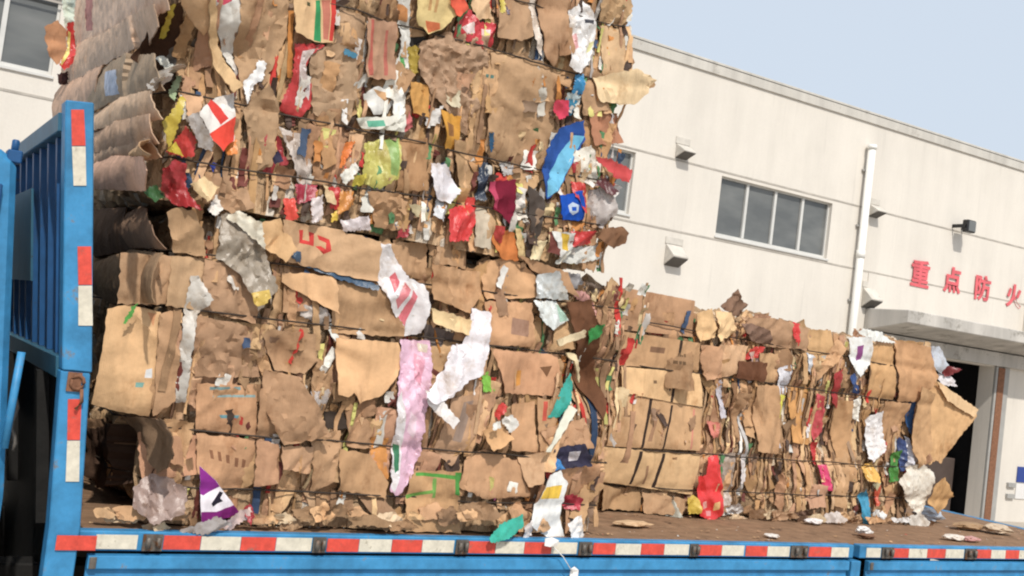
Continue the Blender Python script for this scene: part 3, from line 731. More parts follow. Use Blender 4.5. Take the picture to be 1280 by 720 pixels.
place(A, [
 # end face: thick bowed layers, colours lightened in place of missing light
 ('c', [(95, -15), (215, -15), (210, 12), (165, 38), (140, 50), (92, 62)], (232, 194, 164), dict(EX, off=0.030, curl=(0, 0), d=[([(118, 0), (128, 0), (126, 40), (118, 42)], (190, 130, 120))])),
 ('c', [(92, 58), (140, 46), (206, 8), (200, 34), (178, 60), (120, 92), (86, 114)], (228, 188, 154), dict(EX, off=0.039, curl=(0, 0))),
 ('c', [(86, 108), (122, 88), (136, 84), (128, 120), (112, 150), (84, 150)], (222, 180, 146), dict(EX, off=0.042)),
 ('c', [(116, 92), (140, 84), (168, 70), (206, 70), (210, 114), (162, 124), (124, 142)], (176, 150, 124), dict(EX, off=0.036, curl=(0, 0), d=[([(143, 92), (160, 90), (163, 120), (145, 123)], (188, 192, 205))], label='shaded grey brown carton with a white label')),  # shade on this carton is mixed into its grey brown
 ('f', [(167, 72), (188, 70), (205, 105), (190, 114)], (185, 176, 162), dict(plane='x', off=.065, label='wad of clear tape')),
 ('c', [(120, 142), (160, 124), (206, 116), (208, 150), (118, 168)], (226, 186, 150), dict(EX, off=0.045, curl=(0, 0))),
 ('c', [(118, 162), (206, 146), (202, 180), (116, 196)], (222, 180, 144), dict(EX, off=0.045, curl=(0, 0))),
 ('c', [(116, 190), (202, 174), (202, 197), (172, 204), (116, 210)], (218, 178, 144), dict(EX, off=0.036, curl=(0, 0))),
 ('c', [(116, 205), (150, 196), (195, 199), (197, 216), (182, 239), (116, 239)], (232, 186, 154), dict(EX, off=0.057, cr=.002)),
 ('c', [(172, 185), (196, 176), (202, 196), (190, 200), (174, 200)], (214, 172, 130), dict(EX, off=0.060)),
 # bits at the far back edge of the end
 ('c', [(54, 36), (70, 28), (80, 42), (80, 72), (68, 84), (58, 68)], (200, 140, 96), dict(val=5.5, off=.06)),
 ('p', [(76, 0), (92, 0), (90, 30), (78, 36)], (205, 215, 200), dict(val=5.52, off=.05)),
 ('w', [(80, 34), (90, 30), (92, 80), (76, 92), (70, 86), (82, 62)], (215, 50, 45), dict(val=5.46, off=.08, d=[([(82, 42), (86, 44), (84, 70), (73, 86), (71, 84), (81, 64)], (240, 225, 120))])),
 ('p', [(70, 94), (84, 90), (84, 106), (72, 108)], (80, 50, 50), dict(val=5.48)),
 # torn open carton, cavity shadow painted dark brown
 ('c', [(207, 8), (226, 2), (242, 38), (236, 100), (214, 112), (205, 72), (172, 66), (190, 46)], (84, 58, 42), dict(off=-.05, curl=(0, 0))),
 ('f', [(226, 52), (258, 40), (272, 84), (284, 118), (222, 112)], (128, 118, 110), dict(off=-.03, cr=.012)),
 ('c', [(214, -12), (258, -12), (264, 36), (256, 44), (236, 24), (224, 8)], (216, 172, 124), dict(off=.04)),
 ('c', [(250, -10), (260, -10), (268, 40), (280, 76), (293, 112), (284, 120), (272, 90), (262, 52)], (226, 186, 136), dict(off=.06, thick=.012, curl=(0, .03))),
 ('p', [(262, -12), (299, -12), (301, 40), (295, 88), (281, 52), (266, 28)], (228, 224, 218), dict(off=.03, d=[([(264, -12), (290, -12), (286, 4), (276, 9), (266, 6)], (214, 70, 96))], label='white printed sheet')),
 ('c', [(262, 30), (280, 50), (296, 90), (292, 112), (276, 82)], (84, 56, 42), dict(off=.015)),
 ('w', [(210, 8), (217, 8), (218, 38), (211, 40)], (208, 186, 40), dict(off=.03)),
 ('p', [(208, 62), (216, 60), (230, 78), (222, 82)], W, {}), ('w', [(206, 122), (230, 88), (234, 92), (214, 130)], (172, 192, 150), dict(cr=.01)),
 ('w', [(197, 156), (224, 122), (228, 126), (214, 168), (205, 190)], (206, 178, 28), dict(off=.05, cr=.004, label='yellow wrapper')),
 ('w', [(214, 176), (226, 160), (240, 176), (238, 197), (224, 198), (203, 192)], (212, 52, 42), dict(off=.045, d=[([(204, 190), (214, 179), (226, 197)], (240, 215, 40))])),
 ('s', [(228, 118), (254, 119), (246, 142), (230, 152)], (216, 172, 130), {}),
 ('s', [(243, 142), (262, 125), (290, 117), (290, 146), (286, 178), (272, 192), (260, 176)], W, dict(off=.05, d=[([(254, 128), (264, 124), (281, 150), (271, 158)], (226, 60, 48)), ([(257, 169), (290, 147), (286, 178), (272, 192), (262, 180)], (230, 66, 44))], label='white carton printed with red')),
 ('f', [(224, 151), (238, 144), (262, 180), (261, 191), (244, 186)], (196, 190, 184), dict(off=.055)),
 ('w', [(274, 182), (292, 176), (290, 195), (280, 196)], (235, 140, 50), {}),
 ('p', [(302, 104), (318, 88), (325, 74), (334, 79), (329, 100), (318, 106), (305, 132)], (242, 240, 238), dict(off=.045)),
 ('c', [(296, -10), (362, -10), (358, 44), (330, 110), (300, 150), (300, 84)], (190, 152, 116), dict(off=.028, fold=3, cr=.008)),
 ('c', [(300, 140), (332, 106), (346, 140), (336, 210), (316, 214)], (184, 148, 112), dict(off=.03, cr=.008)),
 ('s', [(361, 2), (394, 0), (416, -2), (411, 56), (394, 55), (362, 45)], (222, 180, 130), dict(off=.055, cr=.002, fold=0, d=[([(392, 2), (397, 2), (397, 55), (387, 53)], (50, 150, 90)), ([(399, 2), (409, 2), (406, 52), (400, 51)], (200, 120, 98)), ([(410, 0), (416, -1), (411, 54), (407, 53)], (214, 60, 50)), ([(377, 6), (383, 6), (383, 11), (377, 11)], (90, 90, 60))], label='carton end with green and red stripes')),
 ('b', [(364, 56), (402, 58), (386, 70), (378, 92), (388, 106), (390, 132), (375, 147), (356, 142), (348, 136), (362, 100)], (206, 50, 50), dict(d=[([(374, 66), (392, 62), (378, 82), (386, 104), (386, 126), (372, 108), (371, 84)], (232, 218, 215))], label='red and white bag')),
 ('c', [(384, 62), (420, 56), (440, 70), (442, 120), (432, 158), (402, 152), (390, 140)], (180, 146, 112), dict(off=.035, cr=.010)),
 ('c', [(418, 12), (455, 22), (452, 96), (440, 126), (428, 100), (418, 60)], (188, 150, 114), dict(off=.032, cr=.006)),
 ('w', [(423, 64), (440, 71), (438, 76), (423, 72)], (60, 130, 160), dict(off=.055, cr=.004)),
 ('s', [(453, 24), (490, 30), (488, 102), (455, 98)], (192, 146, 114), dict(d=[([(459, 26), (463, 27), (462, 96), (457, 96)], (200, 104, 88)), ([(478, 40), (481, 40), (480, 96), (476, 96)], (196, 110, 94))])),
 ('f', [(491, -12), (506, -12), (509, 60), (508, 112), (496, 146), (484, 152), (489, 100), (497, 60)], (222, 220, 210), dict(d=[([(492, 6), (504, 14), (504, 30), (494, 26)], (226, 150, 80)), ([(497, 70), (502, 74), (506, 98), (500, 90)], (90, 180, 90))], label='long white film strip')),
 ('s', [(506, -12), (566, -12), (560, 24), (546, 40), (528, 46), (512, 31)], (238, 208, 142), dict(off=.06, cr=.002, fold=0, d=[([(524, 4), (528, 4), (528, 18), (524, 18)], (215, 165, 105)), ([(533, 4), (537, 4), (536, 20), (532, 20)], (215, 165, 105)), ([(522, 30), (542, 32), (544, 39), (528, 44)], (224, 120, 70))], label='pale yellow rounded carton lid')),
 ('s', [(549, 4), (563, -4), (577, 14), (561, 27)], (230, 90, 60), dict(off=.075)),
 ('c', [(508, 34), (532, 48), (514, 62)], (70, 66, 62), dict(off=.02)), ('w', [(506, 60), (515, 60), (518, 92), (510, 96)], (186, 158, 36), {}),
 ('p', [(520, 56), (552, 42), (602, 48), (604, 100), (584, 172), (562, 156), (534, 118), (516, 84)], (182, 146, 112), dict(off=.045, cr=.014, thick=.003, fold=2, sp=.010, label='crumpled kraft paper')),
 ('p', [(546, 108), (570, 116), (566, 138), (548, 128)], (200, 186, 158), {}),
 ('s', [(450, 119), (470, 109), (497, 119), (482, 142), (466, 144)], W, dict(d=[([(464, 112), (492, 119), (482, 132)], (216, 168, 120))])),
 ('s', [(440, 150), (500, 145), (496, 167), (450, 161)], (220, 218, 204), dict(off=.05, d=[([(455, 152), (473, 152), (473, 160), (456, 160)], (100, 180, 150))], label='white carton edge with green print')),
 ('p', [(487, 148), (504, 139), (511, 160), (495, 168)], (216, 110, 110), {}),
 ('s', [(506, 104), (531, 108), (529, 149), (508, 144)], (206, 150, 76), dict(off=.05)), ('s', [(538, 140), (571, 147), (571, 187), (546, 188)], (220, 156, 44), dict(d=[([(546, 155), (562, 158), (562, 172), (550, 172)], (160, 110, 60))], label='orange yellow carton')),
 ('p', [(524, 146), (546, 134), (540, 156), (526, 162)], (214, 210, 206), {}),
 ('w', [(562, 34), (580, 14), (592, 30), (613, 32), (611, 60), (600, 74), (590, 57), (562, 50)], (214, 54, 64), dict(d=[([(572, 36), (584, 30), (586, 44), (576, 46)], (236, 214, 210)), ([(596, 38), (606, 40), (604, 52), (594, 48)], (236, 200, 196))], label='crumpled red and white wrapper')),
 ('s', [(583, 4), (604, -6), (611, 26), (590, 27)], (228, 192, 144), {}),
 ('w', [(617, -8), (627, -8), (626, 19), (619, 18)], (214, 190, 70), {}), ('w', [(627, -8), (633, -8), (629, 22), (626, 20)], (80, 50, 80), {}),
 ('c', [(636, -12), (660, -12), (658, 48), (640, 56), (612, 50), (616, 20)], (182, 144, 106), {}),
 ('f', [(658, -12), (668, -12), (671, 30), (670, 74), (662, 62), (658, 30)], (230, 212, 194), {}),
 ('c', [(668, -10), (702, -10), (700, 48), (684, 86), (672, 72)], (186, 146, 108), {}),
 ('c', [(606, 66), (672, 78), (696, 92), (690, 150), (682, 216), (640, 216), (604, 190)], (198, 156, 114), dict(off=.034, fold=3, cr=.004)),
 ('c', [(604, 60), (612, 62), (606, 190), (584, 206), (590, 150)], (188, 148, 108), dict(off=.035)),
 ('b', [(704, 16), (722, 4), (739, 25), (736, 50), (726, 80), (711, 96), (697, 86), (704, 50)], (236, 232, 232), dict(off=.055, d=[([(705, 48), (712, 44), (714, 62), (706, 66)], (226, 160, 160)), ([(722, 27), (734, 28), (732, 34), (722, 32)], (60, 60, 70)), ([(728, 56), (734, 54), (730, 66), (722, 70)], (230, 225, 160))], label='white printed bag')),
 ('w', [(716, 74), (728, 70), (724, 84), (714, 88)], (40, 130, 180), {}),
 ('w', [(708, 97), (720, 95), (716, 121), (705, 118)], (34, 134, 186), {}), ('w', [(702, 118), (716, 122), (712, 128), (702, 126)], (200, 220, 225), {}), ('w', [(701, 124), (713, 128), (708, 146), (702, 142)], (34, 140, 180), {}),
 ('w', [(684, 127), (703, 128), (704, 146), (693, 151), (683, 142)], (238, 50, 92), dict(off=.05, cr=.004, label='pink red square scrap')),
 ('c', [(736, -12), (780, -12), (786, 10), (768, 36), (742, 30)], (196, 156, 112), dict(off=.05, cr=.008)),
 ('c', [(744, 34), (766, 37), (774, 76), (766, 106), (742, 102)], (208, 170, 128), {}), ('c', [(722, 84), (744, 96), (748, 140), (722, 146), (716, 110)], (188, 150, 112), {}),
 ('p', [(748, 78), (762, 92), (758, 96)], W, {}),
 ('c', [(730, 100), (772, 92), (788, 108), (778, 126), (770, 136), (736, 130)], (238, 210, 160), dict(off=.06, curl=(0, .05))),
 ('c', [(772, 104), (790, 100), (796, 112), (782, 124)], (206, 160, 116), dict(off=.075, curl=(0, .04))),
 ('c', [(728, 140), (766, 146), (772, 180), (732, 184)], (190, 130, 96), {}),
 ('s', [(671, 190), (695, 160), (721, 152), (723, 176), (706, 206), (690, 237), (673, 250), (670, 215)], (44, 88, 164), dict(off=.04, cr=.012, soft=True, fold=2, d=[([(694, 190), (712, 170), (722, 172), (706, 205), (690, 236), (674, 248), (674, 228)], (110, 190, 226))], label='curved blue printed sheet')),
 ('p', [(712, 190), (729, 183), (742, 206), (736, 230), (714, 216), (702, 206)], (238, 230, 216), {}), ('w', [(700, 208), (712, 204), (712, 216), (702, 218)], (190, 50, 50), {}),
 ('w', [(724, 198), (744, 202), (769, 216), (766, 231), (751, 224)], (234, 76, 76), dict(off=.08, cr=.002, label='red tongue of plastic')),
 ('w', [(727, 232), (744, 221), (757, 242), (742, 246)], (92, 36, 36), dict(off=.05, cr=.02)),
 ('s', [(684, 246), (712, 240), (716, 276), (688, 276)], (14, 84, 192), dict(off=.06, cr=.003, fold=0, d=[([(695, 258), (700, 254), (706, 258), (706, 266), (700, 270), (695, 266)], (190, 205, 225)), ([(698, 260), (703, 260), (703, 265), (698, 265)], (14, 84, 192))], label='bright blue carton piece with a round emblem')),
 ('w', [(702, 228), (720, 230), (720, 262), (714, 268), (700, 242)], (216, 56, 44), {}),
 ('f', [(720, 240), (745, 235), (753, 265), (741, 286), (721, 276)], (200, 188, 184), dict(cr=.02)),
 ('c', [(722, 292), (744, 285), (764, 285), (771, 292), (766, 305), (752, 311), (738, 305)], (136, 98, 68), dict(off=.08, cr=.001, fold=0, label='brown oval lid')),
 ('w', [(701, 290), (726, 290), (725, 305), (704, 309)], (218, 44, 44), {}), ('s', [(679, 290), (701, 292), (703, 315), (690, 322)], W, dict(d=[([(688, 292), (696, 294), (698, 314), (691, 312)], (234, 190, 40))])),
 ('p', [(704, 310), (736, 306), (742, 322), (712, 330), (690, 326)], (214, 214, 208), {}),
 ('s', [(605, 228), (641, 225), (637, 262), (626, 281), (610, 262)], (124, 22, 48), dict(off=.06, cr=.003, d=[([(604, 226), (614, 227), (614, 262), (606, 256)], (190, 64, 96))], label='maroon carton')),
 ('f', [(624, 204), (642, 202), (645, 216), (628, 220)], (205, 200, 196), {}),
 ('s', [(612, 285), (640, 292), (646, 326), (622, 324), (606, 300)], (220, 128, 58), {}), ('w', [(610, 282), (622, 284), (618, 304), (608, 300)], (190, 50, 40), {}),
 ('b', [(551, 262), (583, 254), (589, 270), (579, 301), (551, 303)], (228, 48, 46), dict(off=.055, cr=.012, label='crumpled red bag')), ('w', [(566, 256), (576, 246), (584, 256)], (228, 60, 50), {}),
 ('w', [(596, 205), (606, 203), (603, 252), (591, 250)], (46, 58, 78), {}), ('w', [(606, 166), (612, 168), (612, 190), (607, 190)], (30, 90, 130), {}),
 ('b', [(524, 206), (545, 208), (566, 240), (552, 256), (535, 250), (526, 235)], (232, 228, 232), dict(off=.06, cr=.012, label='white plastic bag')), ('f', [(537, 250), (553, 256), (546, 278), (534, 270)], (226, 224, 228), {}),
 ('w', [(450, 180), (492, 172), (486, 225), (465, 238), (446, 230)], (206, 196, 92), dict(cr=.014, label='yellow green printed film', d=[([(476, 176), (490, 174), (485, 222), (478, 220)], (150, 186, 96))])),
 ('w', [(425, 180), (438, 178), (424, 208), (415, 213)], (244, 132, 34), {}), ('p', [(416, 220), (438, 204), (441, 214), (426, 233)], W, {}), ('w', [(434, 222), (450, 218), (448, 232), (432, 234)], (232, 214, 60), {}),
 ('s', [(479, 251), (501, 252), (502, 268), (481, 269)], (238, 228, 150), {}), ('s', [(502, 256), (530, 262), (528, 276), (510, 272)], (206, 190, 150), {}),
 ('f', [(348, 158), (374, 168), (386, 210), (385, 232), (370, 232), (360, 200)], (204, 188, 176), dict(cr=.02)), ('w', [(362, 232), (390, 232), (386, 250), (364, 256)], (186, 54, 74), {}), ('f', [(380, 250), (396, 245), (396, 276), (381, 279)], (226, 216, 214), {}),
 ('w', [(348, 250), (362, 248), (363, 276), (351, 276)], (230, 66, 44), {}), ('w', [(404, 235), (419, 235), (418, 262), (407, 262)], (212, 44, 40), {}), ('w', [(418, 240), (437, 240), (430, 262), (414, 270)], (232, 152, 56), {}), ('w', [(408, 268), (418, 262), (416, 276), (408, 278)], (240, 200, 40), {}),
 ('w', [(326, 178), (336, 158), (346, 172), (356, 205), (338, 220), (322, 210)], (196, 68, 72), dict(d=[([(332, 182), (340, 180), (352, 202), (342, 206)], (70, 66, 96))])),
 ('w', [(199, 214), (214, 200), (228, 206), (230, 240), (244, 264), (215, 256), (199, 236)], (176, 40, 46), dict(off=.07, cr=.025, label='crinkled dark red wrapper')),
 ('w', [(176, 240), (195, 230), (207, 245), (190, 254)], (64, 112, 66), dict(off=.05)), ('s', [(232, 232), (248, 222), (267, 236), (251, 254)], (238, 204, 154), dict(off=.08)),
 ('w', [(259, 205), (270, 204), (265, 216)], (40, 60, 150), {}), ('p', [(254, 262), (268, 244), (276, 262), (262, 272)], (228, 220, 210), {}),
 ('f', [(420, 276), (454, 270), (457, 288), (424, 290)], (222, 212, 212), dict(cr=.02)), ('w', [(494, 288), (508, 280), (504, 296), (490, 298)], (190, 50, 60), {}),
 ('c', [(655, 232), (672, 250), (666, 302), (655, 288)], (92, 80, 74), {}), ('c', [(590, 258), (604, 262), (606, 312), (586, 308)], (200, 184, 160), {}),
 ('p', [(638, 250), (650, 264), (654, 272), (636, 278)], (236, 226, 210), {}), ('s', [(639, 284), (647, 288), (654, 322), (645, 322)], (238, 214, 150), {}), ('p', [(660, 302), (676, 300), (668, 326), (656, 324)], (234, 214, 170), {}),
 ('c', [(488, 176), (524, 176), (522, 240), (488, 240)], (184, 140, 96), dict(off=.03)), ('c', [(245, 205), (300, 210), (310, 262), (285, 268), (256, 244)], (178, 140, 104), dict(off=.03, cr=.012)),
 ('c', [(452, 240), (490, 244), (500, 290), (462, 284)], (180, 140, 100), dict(cr=.012)), ('c', [(560, 176), (600, 180), (596, 250), (572, 246)], (192, 152, 110), dict(cr=.006)),
])
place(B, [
 # end face rolls, browns darkened leftward to carry the end's shade
 ('c', [(118, 262), (166, 260), (172, 312), (120, 322)], (120, 92, 72), dict(EX, off=0.024, curl=(0, 0))), ('c', [(164, 268), (178, 258), (192, 262), (206, 284), (212, 312), (165, 310)], (168, 134, 104), dict(EX, off=0.036, curl=(0, 0))),
 ('c', [(204, 266), (216, 260), (234, 264), (250, 292), (252, 320), (214, 316)], (190, 152, 112), dict(off=.05, cr=.003, curl=(0, 0))),
 ('c', [(118, 332), (165, 312), (214, 318), (206, 380), (142, 380), (122, 368)], (178, 142, 106), dict(EX, off=0.036, curl=(0, 0))), ('c', [(150, 316), (215, 320), (206, 380), (146, 380)], (196, 156, 116), dict(off=.03, cr=.003, curl=(3.14, -.05))), ('c', [(214, 320), (262, 324), (246, 386), (204, 382)], (202, 162, 122), dict(off=.045, fold=2)),
 ('s', [(134, 386), (160, 380), (186, 386), (200, 390), (188, 522), (150, 516), (116, 506)], (230, 186, 130), dict(off=.02, cr=.002, fold=1, rag=.002, curl=(3.14, -.03), d=[([(170, 478), (180, 478), (178, 484), (169, 484)], (130, 180, 170)), ([(182, 462), (189, 460), (189, 472), (180, 472)], (220, 220, 220)), ([(184, 390), (194, 392), (190, 408)], (228, 160, 110))], label='pale carton standing out of the end')),
 ('w', [(160, 382), (168, 378), (160, 396), (149, 406)], (90, 176, 70), dict(off=.05, cr=.006)),
 ('c', [(112, 540), (150, 530), (170, 560), (160, 600), (118, 610)], (96, 72, 56), dict(plane='x', off=.02)),  # dark brown stands for the shadow low on the end face
 ('c', [(150, 520), (190, 524), (182, 556), (160, 590)], (140, 112, 84), dict(plane='x', off=.05)),
 ('b', [(162, 604), (184, 590), (205, 592), (224, 604), (216, 632), (182, 648), (158, 626)], (170, 146, 134), dict(off=.10, cr=.03, thick=.002, label='grey brown clear plastic bag at the foot')),
 ('c', [(176, 542), (206, 534), (246, 544), (242, 590), (180, 602)], (210, 156, 118), dict(off=.035, fold=1)), ('c', [(200, 545), (225, 546), (226, 579), (201, 576)], (210, 158, 120), dict(off=.055, fold=0, cr=.001)),
 ('s', [(242, 540), (315, 548), (313, 612), (276, 614), (243, 590)], (210, 160, 116), dict(off=.04, fold=1, cr=.002, d=[([(258, 560), (262, 561), (264, 572), (260, 571)], (150, 104, 74)), ([(268, 562), (272, 563), (274, 575), (270, 574)], (150, 104, 74)), ([(278, 566), (283, 567), (284, 578), (280, 577)], (150, 104, 74)), ([(290, 570), (295, 571), (295, 583), (291, 582)], (150, 104, 74)), ([(300, 572), (305, 574), (304, 584), (300, 583)], (150, 104, 74))])),
 ('s', [(243, 478), (316, 480), (316, 546), (243, 536)], (206, 156, 114), dict(off=.036, fold=1, cr=.002, d=[([(258, 482), (296, 482), (296, 486), (258, 486)], (120, 150, 150)), ([(262, 492), (314, 492), (314, 495), (262, 495)], (150, 180, 180)), ([(270, 517), (294, 517), (292, 521), (272, 521)], (110, 160, 170))], label='carton with faded blue print lines')),
 ('c', [(316, 484), (344, 480), (346, 545), (316, 546)], (200, 152, 112), {}), ('c', [(316, 548), (342, 552), (340, 600), (314, 606)], (198, 150, 112), {}),
 ('s', [(242, 578), (262, 596), (286, 626), (298, 641), (243, 648)], (236, 228, 234), dict(off=.07, cr=.002, fold=0, rag=.001, d=[([(242, 578), (262, 596), (268, 604), (246, 614), (242, 612)], (140, 40, 140)), ([(243, 634), (262, 634), (294, 627), (298, 641), (243, 648)], (134, 30, 120)), ([(256, 624), (262, 617), (268, 610), (273, 612), (268, 618), (272, 622), (264, 624), (258, 628)], (40, 36, 50))], label='purple and white printed card with dark script')),
 ('p', [(214, 655), (258, 636), (276, 645), (242, 659)], (168, 158, 156), dict(off=.10, cr=.006, curl=(0, .02))), ('w', [(260, 650), (284, 640), (304, 628), (306, 640), (282, 658)], (226, 196, 186), dict(off=.09)), ('w', [(296, 634), (304, 622), (310, 640), (302, 650)], (170, 34, 44), dict(off=.09)),
 ('f', [(233, 345), (242, 344), (258, 374), (240, 392), (234, 430), (229, 502), (215, 502), (220, 430), (225, 385)], (218, 208, 198), dict(label='long whitish film strip')),
 ('c', [(196, 392), (222, 386), (216, 500), (190, 520)], (196, 152, 112), {}), ('c', [(234, 392), (318, 410), (322, 470), (240, 470)], (178, 138, 106), dict(cr=.010)),
 ('c', [(250, 324), (300, 330), (320, 380), (312, 404), (244, 386)], (188, 148, 112), dict(cr=.006)),
 ('b', [(270, 268), (300, 264), (322, 300), (334, 360), (312, 388), (290, 342), (262, 322)], (170, 156, 136), dict(off=.05, cr=.022, d=[([(302, 366), (324, 361), (327, 376), (306, 384)], (226, 190, 80))], label='clear plastic film with a yellow label')),
 ('p', [(274, 272), (290, 264), (316, 280), (320, 312), (300, 292)], (228, 218, 200), dict(off=.08)), ('p', [(264, 325), (275, 330), (291, 361), (284, 362)], (222, 214, 206), {}),
 ('c', [(318, 280), (340, 274), (360, 312), (346, 328), (318, 306)], (222, 174, 124), dict(off=.06)),
 ('s', [(342, 276), (400, 284), (466, 302), (464, 352), (440, 348), (350, 326)], (212, 170, 126), dict(off=.04, cr=.003, d=[([(366, 288), (372, 288), (372, 300), (380, 302), (380, 290), (386, 292), (386, 308), (368, 304)], (216, 62, 56)), ([(390, 294), (404, 300), (406, 314), (396, 318), (388, 308), (394, 308), (398, 312), (400, 304), (392, 300)], (216, 62, 56))], label='carton with red painted marks')),
 ('w', [(354, 311), (376, 318), (440, 347), (464, 356), (462, 363), (410, 347), (358, 324)], (58, 88, 116), dict(off=.055, cr=.004, label='dark blue strap')),
 ('c', [(346, 340), (412, 345), (414, 392), (395, 382), (345, 352)], (220, 172, 122), dict(off=.05)), ('c', [(410, 350), (470, 352), (496, 386), (498, 420), (410, 416)], (196, 154, 110), dict(off=.036)),
 ('p', [(368, 380), (400, 384), (410, 400), (395, 406), (372, 394)], (206, 196, 186), {}),
 ('s', [(411, 421), (490, 427), (497, 450), (486, 472), (470, 492), (440, 502), (432, 488), (426, 494), (414, 491)], (230, 180, 128), dict(off=.055, cr=.001, fold=0, rag=.002, label='large plain tan carton panel')),
 ('c', [(320, 410), (386, 416), (392, 450), (375, 466), (340, 462)], (192, 152, 112), dict(off=.04)), ('c', [(322, 460), (360, 468), (380, 500), (400, 540), (345, 552), (318, 500)], (188, 146, 110), dict(cr=.008)),
 ('b', [(469, 304), (480, 306), (500, 344), (522, 356), (528, 380), (521, 416), (498, 419), (480, 380), (463, 350)], (240, 234, 234), dict(off=.055, cr=.012, d=[([(480, 346), (486, 340), (492, 352), (482, 366)], (226, 100, 110)), ([(484, 374), (498, 352), (504, 362), (488, 386)], (230, 130, 136)), ([(490, 396), (508, 362), (514, 370), (498, 408)], (228, 110, 120))], label='white bag with red stripes')),
 ('b', [(494, 424), (531, 425), (531, 460), (519, 520), (515, 548), (518, 560), (502, 600), (488, 616), (479, 611), (482, 560), (486, 500), (489, 480)], (238, 190, 212), dict(off=.042, cr=.016, d=[([(512, 440), (524, 446), (516, 480), (508, 470)], (232, 160, 180)), ([(500, 510), (510, 520), (504, 545), (497, 535)], (240, 210, 222)), ([(518, 428), (528, 430), (526, 440), (518, 438)], (236, 220, 200)), ([(484, 500), (491, 486), (494, 520), (492, 560), (490, 592), (484, 612), (479, 606), (482, 548)], (236, 230, 232)), ([(484, 552), (490, 554), (489, 584), (484, 588)], (50, 130, 90))], label='long pink plastic bag')),
 ('b', [(580, 384), (599, 390), (594, 440), (586, 466), (575, 470), (560, 480), (545, 494), (524, 500), (511, 492), (540, 460), (550, 430), (565, 428)], (238, 232, 238), dict(off=.065, cr=.012, label='white plastic bag')),
 ('p', [(515, 484), (528, 487), (554, 521), (549, 531), (517, 502)], (244, 240, 238), dict(off=.085, cr=.002)),
 ('c', [(532, 300), (560, 302), (582, 312), (580, 336), (545, 330), (534, 318)], (190, 148, 106), {}), ('c', [(528, 330), (590, 340), (592, 368), (580, 392), (534, 374)], (204, 160, 114), dict(off=.06)), ('c', [(530, 384), (576, 400), (571, 418), (533, 402)], (240, 208, 152), dict(off=.075, fold=0, thick=.008)),
 ('c', [(528, 404), (570, 418), (568, 436), (530, 430)], (122, 108, 104), dict(off=.02)), ('w', [(590, 464), (597, 462), (608, 486), (594, 488)], (136, 208, 62), {}),
 ('c', [(594, 328), (640, 320), (662, 342), (664, 372), (600, 374)], (214, 164, 118), {}), ('c', [(596, 376), (656, 378), (656, 432), (602, 430)], (210, 160, 116), dict(d=[([(630, 396), (650, 400), (648, 420), (626, 416)], (170, 130, 106))])),
 ('c', [(602, 434), (690, 442), (690, 494), (622, 490)], (212, 158, 116), dict(off=.035, d=[([(640, 462), (646, 462), (645, 480), (638, 482)], (222, 150, 60)), ([(668, 458), (682, 456), (676, 470)], (130, 90, 60))])),
 ('c', [(470, 304), (532, 302), (530, 350), (500, 340)], (206, 162, 118), dict(off=.032)), ('c', [(640, 320), (700, 340), (712, 372), (662, 340)], (190, 146, 106), {}),
 ('b', [(660, 344), (682, 338), (696, 358), (702, 375), (660, 372)], (226, 230, 230), dict(off=.06)), ('b', [(657, 375), (690, 376), (702, 400), (680, 412), (667, 400)], (228, 234, 228), dict(off=.065, d=[([(688, 380), (700, 384), (700, 400), (690, 402)], (170, 205, 185))], label='white and pale green bag')),
 ('s', [(682, 424), (708, 410), (711, 418), (686, 431)], (240, 220, 178), dict(off=.09, thick=.012, fold=0, cr=0)), ('s', [(695, 440), (703, 440), (726, 471), (722, 478)], (234, 208, 166), dict(off=.09, thick=.012, fold=0, cr=0)),
 ('c', [(700, 378), (724, 374), (740, 420), (750, 500), (742, 524), (725, 474), (706, 420)], (118, 76, 50), dict(off=.05, label='dark brown hanging strip')), ('w', [(722, 412), (740, 404), (738, 420), (726, 430)], (44, 146, 64), dict(off=.07)),
 ('w', [(704, 362), (722, 364), (738, 378), (744, 398), (722, 384)], (210, 150, 140), {}), ('p', [(720, 352), (744, 356), (760, 372), (740, 374)], (120, 100, 86), dict(cr=.02)), ('p', [(690, 340), (716, 342), (726, 360), (704, 362)], (170, 166, 168), {}),
 ('w', [(701, 464), (707, 480), (702, 505), (690, 520), (676, 520), (688, 495)], (44, 184, 168), dict(off=.06, cr=.006, label='teal plastic strip')), ('s', [(676, 546), (700, 504), (710, 510), (692, 536), (672, 560), (664, 560)], (236, 230, 210), dict(off=.075, fold=1, cr=.002)),
 ('s', [(630, 505), (661, 500), (661, 563), (632, 561)], (214, 162, 118), dict(off=.04, fold=0)), ('s', [(663, 495), (691, 500), (684, 562), (664, 562)], (206, 156, 112), dict(off=.04, d=[([(670, 500), (676, 500), (675, 524), (669, 524)], (214, 90, 70))])),
 ('c', [(664, 536), (720, 520), (726, 556), (680, 562)], (196, 150, 112), dict(off=.05, cr=.008)),
 ('s', [(588, 535), (612, 524), (627, 545), (602, 560)], (224, 174, 120), dict(off=.07, fold=0)), ('p', [(595, 524), (606, 522), (606, 530), (596, 532)], W, dict(off=.09)), ('p', [(609, 520), (622, 514), (631, 526), (622, 537)], W, dict(off=.08)),
 ('w', [(606, 516), (616, 500), (624, 506), (612, 522)], (218, 52, 40), {}), ('c', [(552, 495), (600, 488), (586, 540), (556, 580), (536, 560)], (192, 150, 116), dict(d=[([(566, 500), (582, 498), (566, 550), (556, 548)], (158, 134, 118))])),
 ('p', [(680, 558), (716, 551), (724, 578), (702, 582), (682, 586)], (54, 50, 76), dict(off=.06, cr=.006, d=[([(680, 566), (690, 572), (696, 584), (682, 586)], (60, 140, 210)), ([(700, 562), (712, 560), (710, 572), (702, 574)], (210, 205, 214))], label='dark blue picture print')),
